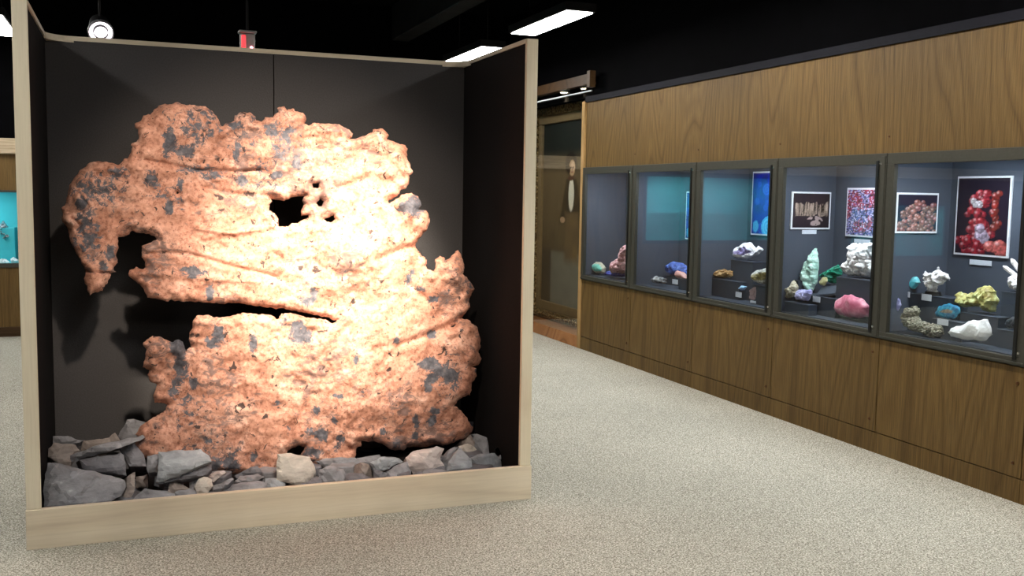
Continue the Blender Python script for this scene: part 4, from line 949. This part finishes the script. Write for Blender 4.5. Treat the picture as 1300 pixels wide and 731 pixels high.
gm, nt, b = newmat('carved_gilt')
v = coords(nt, world=True); n_ = N(nt, 'ShaderNodeTexVoronoi', Scale=38); nt.links.new(v, n_.inputs['Vector'])
r_ = ramp(nt, [(.0, (.78, .62, .34)), (.35, (.38, .25, .10)), (.7, (.10, .06, .02))], n_.outputs['Distance']); nt.links.new(r_.outputs[0], b.inputs['Base Color'])
b.inputs['Metallic'].default_value = .6; b.inputs['Roughness'].default_value = .38
bp = N(nt, 'ShaderNodeBump', Strength=1, Distance=.02); bp.invert = True; nt.links.new(n_.outputs['Distance'], bp.inputs['Height']); nt.links.new(bp.outputs[0], b.inputs['Normal'])
M['gilt'] = gm; M['mat'] = plain('tan_inner_frame', (.26, .18, .09), .45, metal=.3)
pz0 = at(684, 400, 0, XP-.02).z; pz1 = at(684, 139, 0, XP-.02).z
pf = thing('portrait_painting', (XP, 9.9, pz0), 'oil portrait of a dark coated man in a carved gilt frame beyond the wall end', 'painting')
fy0 = at(679, 300, 0, XP).y; fy1 = 9.22
def ringframe(name, y0, y1, z0, z1, w, x0, x1, mat):
    m_ = MB()
    m_.box((x0, y0, z0), (x1, y1, z0+w), .006); m_.box((x0, y0, z1-w), (x1, y1, z1), .006)
    m_.box((x0, y0, z0+w), (x1, y0+w, z1-w), .006); m_.box((x0, y1-w, z0+w), (x1, y1, z1-w), .006)
    return m_.build(name, mat, pf)
wA = .13
ringframe('gilt_frame', fy1, fy0, pz0, pz1, .085, XP-.045, XP+.05, M['gilt'])
ringframe('inner_frame', fy1+.085, fy0-.085, pz0+.085, pz1-.085, .10, XP-.01, XP+.05, M['mat'])
# carved beads along the bottom and far side
m_ = MB()
k = 0; yy = fy1+.02
while yy < fy0-.02: m_.sphere((XP-.045, yy, pz0+.043), .021, sub=1); yy += .05
zz = pz0+.05
while zz < pz1-.05: m_.sphere((XP-.045, fy0-.043, zz), .021, sub=1); zz += .05
m_.build('carved_beads', M['gilt'], pf, True)
cy0, cy1, cz0, cz1 = fy1+.185, fy0-.185, pz0+.185, pz1-.185
def pp(x, y):
    p = at(x, y, 0, XP+.02); return ((cy1-p.y)/(cy1-cy0), (p.z-cz0)/(cz1-cz0))
fc = pp(725, 216); sh_ = pp(724.5, 247); sb = pp(725, 259); bt = pp(724, 227); ha = pp(714, 279); 
aspect = (cz1-cz0)/(cy1-cy0)
def portrait(u, v):
    nz = noise.noise(Vector((u*7, v*16, 2))); n2 = noise.noise(Vector((u*26, v*55, 7)))
    def mix(c, d, k): k = max(0, min(1, k)); return tuple(a*(1-k)+b*k for a, b in zip(c, d))
    def el(x, y, rx, ry, soft=.25): return (1+soft-math.sqrt(((u-x)/rx)**2+((v-y)/ry)**2))/soft
    X = fc[0]
    c = (.075+.03*nz, .055+.02*nz, .030)
    c = mix(c, (.15, .11, .06), el(X-.1, .62, .6, .28, 1.0)*.6)
    c = mix(c, (.018, .024, .020), (v-.80)/.05)
    c = mix(c, (.25+.04*nz, .245+.04*nz, .20+.03*nz), (.30-v)/.02)  # grey reflection of the lit carpet, painted into the foot of the canvas
    c = mix(c, (.05, .042, .032), min((.31-v)/.02, (.20-u)/.03))
    w = .11+.5*max(0, bt[1]-v)                                      # dark coat
    c = mix(c, (.020, .018, .013), min((bt[1]+.005-v)/.01, (v-bt[1]+.26)/.06, (w-abs(u-X-.01))/.03))
    c = mix(c, (.19+.06*nz, .125+.035*nz, .06), min((bt[1]-.17-v)/.02, (v-.22)/.05, (.15-abs(u-X-.03))/.05))
    c = mix(c, (.78, .74, .62), el(sh_[0]+.01, sh_[1], .045, .078))
    c = mix(c, (.10, .03, .02), el(bt[0]+.012, bt[1]+.004, .055, .012))
    c = mix(c, (.022, .014, .009), el(X-.005, fc[1]+.036, .095, .056))
    c = mix(c, (.50+.06*n2, .32+.05*n2, .19), el(X+.018, fc[1]+.012, .052, .038))
    c = mix(c, (.72, .52, .36), el(X+.030, fc[1]+.020, .030, .020, .6))
    for ex in (-.002, .038): c = mix(c, (.07, .04, .025), el(X+ex, fc[1]+.014, .012, .0045))
    c = mix(c, (.36, .20, .12), el(X+.020, fc[1]+.004, .006, .008))
    c = mix(c, (.33, .12, .08), el(X+.020, fc[1]-.010, .016, .003))
    c = mix(c, (.05, .03, .02), el(X-.030, fc[1]+.002, .012, .020))
    c = mix(c, (.46, .29, .19), el(ha[0], ha[1], .042, .015))
    return c if c[0] > .3 else tuple(x*.7 for x in c)
paint_grid('canvas', Vector((XP+.02, cy1, cz0)), Vector((0, cy0-cy1, 0)), Vector((0, 0, cz1-cz0)), portrait, 110, 230, M['canvas'], pf)

# ------------------------------------------------------------------ far teal cases
def teal_case(x0, x1, label, z0=.72, z1=1.52, en=13):
    t = thing('display_case', ((x0+x1)/2, YF, z0), label, 'display case', 'teal lined cases in the far wall')
    y1 = YF+.55
    MB().box((x0+.01, y1, z0), (x1-.01, y1+.02, z1)).build('back_lining', M['teal'], t)
    for xx in (x0+.002, x1-.022): MB().box((xx, YF+.02, z0), (xx+.02, y1, z1)).build('side_lining', M['teal'], t)
    MB().box((x0+.02, YF+.02, z0), (x1-.02, y1, z0+.03)).build('deck', M['teal'], t)
    MB().box((x0+.02, YF+.02, z1-.02), (x1-.02, y1, z1)).build('top_lining', M['fascia'], t)
    f = MB(); w = .045
    f.box((x0, YF-.012, z0), (x1, YF+.02, z0+w), .002); f.box((x0, YF-.012, z1-w*.5), (x1, YF+.02, z1), .002)
    f.box((x0, YF-.012, z0+w), (x0+w, YF+.02, z1-w*.5), .002); f.box((x1-w, YF-.012, z0+w), (x1, YF+.02, z1-w*.5), .002)
    f.build('frame', M['bronze'], t)
    MB().box((x0+w, YF+.004, z0+w), (x1-w, YF+.010, z1-w*.5)).build('glass_pane', M['glass'], t)
    MB().box((x0+.2, YF+.28, z0+.03), (x1-.2, y1-.02, z0+.402), .002).build('shelf_block', M['teal'], t)
    ld = bpy.data.lights.new('case_lamp', 'AREA'); ld.shape = 'RECTANGLE'; ld.size = x1-x0-.3; ld.size_y = .12; ld.energy = en; ld.color = (.8, .95, 1)
    lo = bpy.data.objects.new('case_lamp', ld); C.objects.link(lo); lo.parent = t; lo.location = (0, .15, z1-.03-z0); lo.rotation_euler = (math.radians(12), 0, 0)
teal_case(-2.75, -.95, 'bright teal lined display case in the far wall left of the copper case')
teal_case(.30, 2.35, 'tall teal lined display case hidden behind the copper case', .95, 1.86, 26)
YT = YF+.40
pts = [(0,284),(4,280),(9,286),(13,291),(17,300),(18,311),(13,316),(7,311),(2,305),(-4,302),(-8,290)]
Pc = at(6, 316, 1, YF+.38)
o = lump('branching_mineral', pts, Pc, .06, MN['silv'], rough=.6, ridged=True, nscale=22, jagamp=.8, seed=5); base_origin(o)
tag(o, 'dark grey branching mineral in the teal case at the left edge of the photo', 'mineral')
for pts, lab in (([(-4,332),(2,328),(8,329),(12,332),(12,334.5),(-4,334.5)], 'low white mineral lying on the floor of the teal case'), ([(13,329),(17,326),(24,330),(24,334),(14,334)], 'small white mineral at the right on the floor of the teal case')):
    o = lump('white_mineral', pts, at(6, 334, 1, YF+.16), .03, MN['white'], rough=.5, ridged=True, nscale=26, seed=3); base_origin(o)
    tag(o, lab, 'mineral')

# ------------------------------------------------------------------ ceiling fixtures
def troffer(x, y, label, zc=3.0, w=.225, L=1.21, group='fluorescent ceiling lights'):
    t = thing('ceiling_light', (x, y, zc), label, 'ceiling light', group)
    MB().box((x-w/2-.02, y-L/2-.03, zc+.004), (x+w/2+.02, y+L/2+.03, zc+.07), .003).build('housing', M['duct'], t)
    MB().box((x-w/2, y-L/2, zc-.004), (x+w/2, y+L/2, zc+.005)).build('diffuser', M['diffuser'], t)
    for yy in (y-L/2+.15, y+L/2-.15): MB().cyl((x, yy, zc+.07), (x, yy, 3.7), .006, n=8).build('hanger_rod', M['duct'], t)
troffer(3.34, 7.87, 'long bright fluorescent panel right above the right post of the copper case')
troffer(3.37, 9.98, 'fluorescent panel seen just over the top right corner of the copper case')
troffer(-1.10, 10.2, 'fluorescent panel cut by the top left edge of the photo, beyond the left post')
for x, y in ((3.3, 5.7), (3.3, 3.5), (3.3, 1.2), (.9, 1.3), (-1.5, 3.2), (-1.5, 5.6), (.9, -1.2), (3.3, -1.2), (-1.5, 7.9)):
    troffer(x, y, 'fluorescent panel out of view over the gallery floor')
def can(loc, target, label, r=.078, lens='lens'):
    loc = Vector(loc); d = (Vector(target)-loc).normalized()
    t = thing('track_spotlight', loc, label, 'spotlight', 'spotlights hung from the ceiling')
    m_ = MB().cyl(loc-d*.18, loc-d*.02, r*.8, r*1.02, 28); m_.build('can', M['can'], t, False)
    m_ = MB(); n = 28
    u = d.orthogonal().normalized(); w = d.cross(u)
    A = [[m_.bm.verts.new(loc+d*k+(u*math.cos(2*PI*i/n)+w*math.sin(2*PI*i/n))*rr) for i in range(n)] for k, rr in ((-.02, r*1.05), (.012, r*1.05), (.012, r*.96), (-.02, r*.96))]
    for q in range(4):
        for i in range(n): m_.bm.faces.new((A[q][i], A[q][(i+1) % n], A[(q+1) % 4][(i+1) % n], A[(q+1) % 4][i]))
    m_.build('ring', M['lensring'], t)
    MB().cyl(loc-d*.03, loc-d*.018, r*.95, n=28).build('lens', M[lens], t)
    m_ = MB(); A = [[m_.bm.verts.new(loc+d*k+(u*math.cos(2*PI*i/n)+w*math.sin(2*PI*i/n))*rr) for i in range(n)] for k, rr in ((-.018, r*.62), (.010, r*.60), (.010, r*.54), (-.018, r*.56))]
    for q in range(4):
        for i in range(n): m_.bm.faces.new((A[q][i], A[q][(i+1) % n], A[(q+1) % 4][(i+1) % n], A[(q+1) % 4][i]))
    m_.build('baffle', M['can'], t)
    MB().cyl(loc-d*.10+Vector((0, 0, r*.8)), (loc.x-d.x*.1, loc.y-d.y*.1, 3.7), .008, n=8).build('stem', M['can'], t)
    return t
PS = at(128, 41, 1, 7.3)
can(PS, CAM+Vector((.2, 3.0, -1.2)), 'round lit spotlight facing the room above the top left of the copper case')
MB_ = None
# red lit alarm device behind the back panel
PA = at(314, 52, 1, 6.6)
al = thing('alarm_lamp', PA, 'small grey alarm lamp with a red light poking above the back panel', 'alarm lamp')
MB().box((PA.x-.045, PA.y-.03, PA.z-.07), (PA.x+.045, PA.y+.03, PA.z+.045), .006).build('body', M['alarm'], al)
MB().box((PA.x-.055, PA.y-.04, PA.z+.045), (PA.x+.055, PA.y+.04, PA.z+.062), .004).build('cap', M['alarm'], al)
MB().box((PA.x-.040, PA.y-.045, PA.z-.055), (PA.x-.014, PA.y-.028, PA.z+.030), .004).build('red_lens', M['red_lamp'], al)
MB().sphere((PA.x+.022, PA.y-.035, PA.z-.045), .009, sub=2).build('indicator', M['red_dot'], al)
MB().cyl((PA.x, PA.y, PA.z+.06), (PA.x, PA.y, 3.7), .008, n=8).build('stem', M['duct'], al)
# dark ducts and beams under the black ceiling
def beam(x0, y0, x1, y1, z0, z1, name, label):
    o = MB().box((x0, y0, z0), (x1, y1, z1), .01).build(name, M['duct']); base_origin(o); tag(o, label, 'ceiling beam' if 'beam' in name else 'duct', 'dark services under the ceiling')
Pb = at(540, 35, 2, 3.3)
beam(Pb.x-.10, 1.0, Pb.x+.10, YF-.1, 3.3, 3.70, 'ceiling_beam', 'dark beam running away over the middle of the copper case')
Pb = at(800, 38, 2, 3.35)
beam(Pb.x-.18, 1.0, Pb.x+.18, YF-.1, 3.35, 3.70, 'air_duct', 'wide dark duct running away above the oak wall')
for yy in (6.8, 9.4):
    o = MB().cyl((-6, yy, 3.665), (4.2, yy, 3.665), .035, n=12).build('ceiling_pipe', M['duct']); base_origin(o)
    tag(o, 'dark pipe crossing the ceiling, %s' % ('the nearer of two' if yy < 8 else 'the farther of two'), 'pipe', 'dark services under the ceiling')

# ------------------------------------------------------------------ lights
def spot(loc, target, energy, angle, col, blend=.6, size=.06):
    ld = bpy.data.lights.new('spot_lamp', 'SPOT'); ld.energy = energy; ld.spot_size = math.radians(angle); ld.spot_blend = blend; ld.color = col; ld.shadow_soft_size = size
    o = bpy.data.objects.new('spot_lamp', ld); C.objects.link(o); o.location = loc
    o.rotation_euler = (Vector(target)-Vector(loc)).to_track_quat('-Z', 'Y').to_euler()
S1 = Vector((1.25, 2.3, 3.25)); S2 = Vector((.55, 2.3, 3.25))
spot(S1, (.98, 5.05, 1.24), 3300, 27, (1, .86, .70), 1)
spot(S2, (.75, 5.05, 1.25), 560, 44, (1, .84, .68), .9)
can(S1+Vector((0, -.06, .06)), (.98, 5.05, 1.24), 'spotlight out of view aimed at the right half of the copper')
can(S2+Vector((0, -.06, .06)), (.75, 5.05, 1.25), 'spotlight out of view aimed at the left half of the copper')
for x_, y_ in ((743, 111), (717, 116)):
    P = at(x_, y_, 2, SZ); spot((P.x, P.y, SZ-.03), (P.x+.03, P.y, 0), 26, 95, (1, .76, .48), .6, .03)

w = bpy.data.worlds.new('World'); bpy.context.scene.world = w; w.use_nodes = True
w.node_tree.nodes['Background'].inputs[0].default_value = (.05, .055, .06, 1); w.node_tree.nodes['Background'].inputs[1].default_value = .3

# ------------------------------------------------------------------ camera
cd = bpy.data.cameras.new('camera'); co = bpy.data.objects.new('camera', cd); C.objects.link(co)
cd.sensor_fit = 'HORIZONTAL'; cd.sensor_width = 36; cd.lens = 36*FPX/1300; cd.clip_start = .05
import mathutils
co.matrix_world = mathutils.Matrix(((RT.x, UP.x, -FW.x, CAM.x), (RT.y, UP.y, -FW.y, CAM.y), (RT.z, UP.z, -FW.z, CAM.z), (0, 0, 0, 1)))
sc = bpy.context.scene; sc.camera = co
sc.view_settings.view_transform = 'Standard'; sc.view_settings.look = 'None'; sc.view_settings.gamma = 1; sc.view_settings.use_curve_mapping = False
sc.view_settings.exposure = 0.0
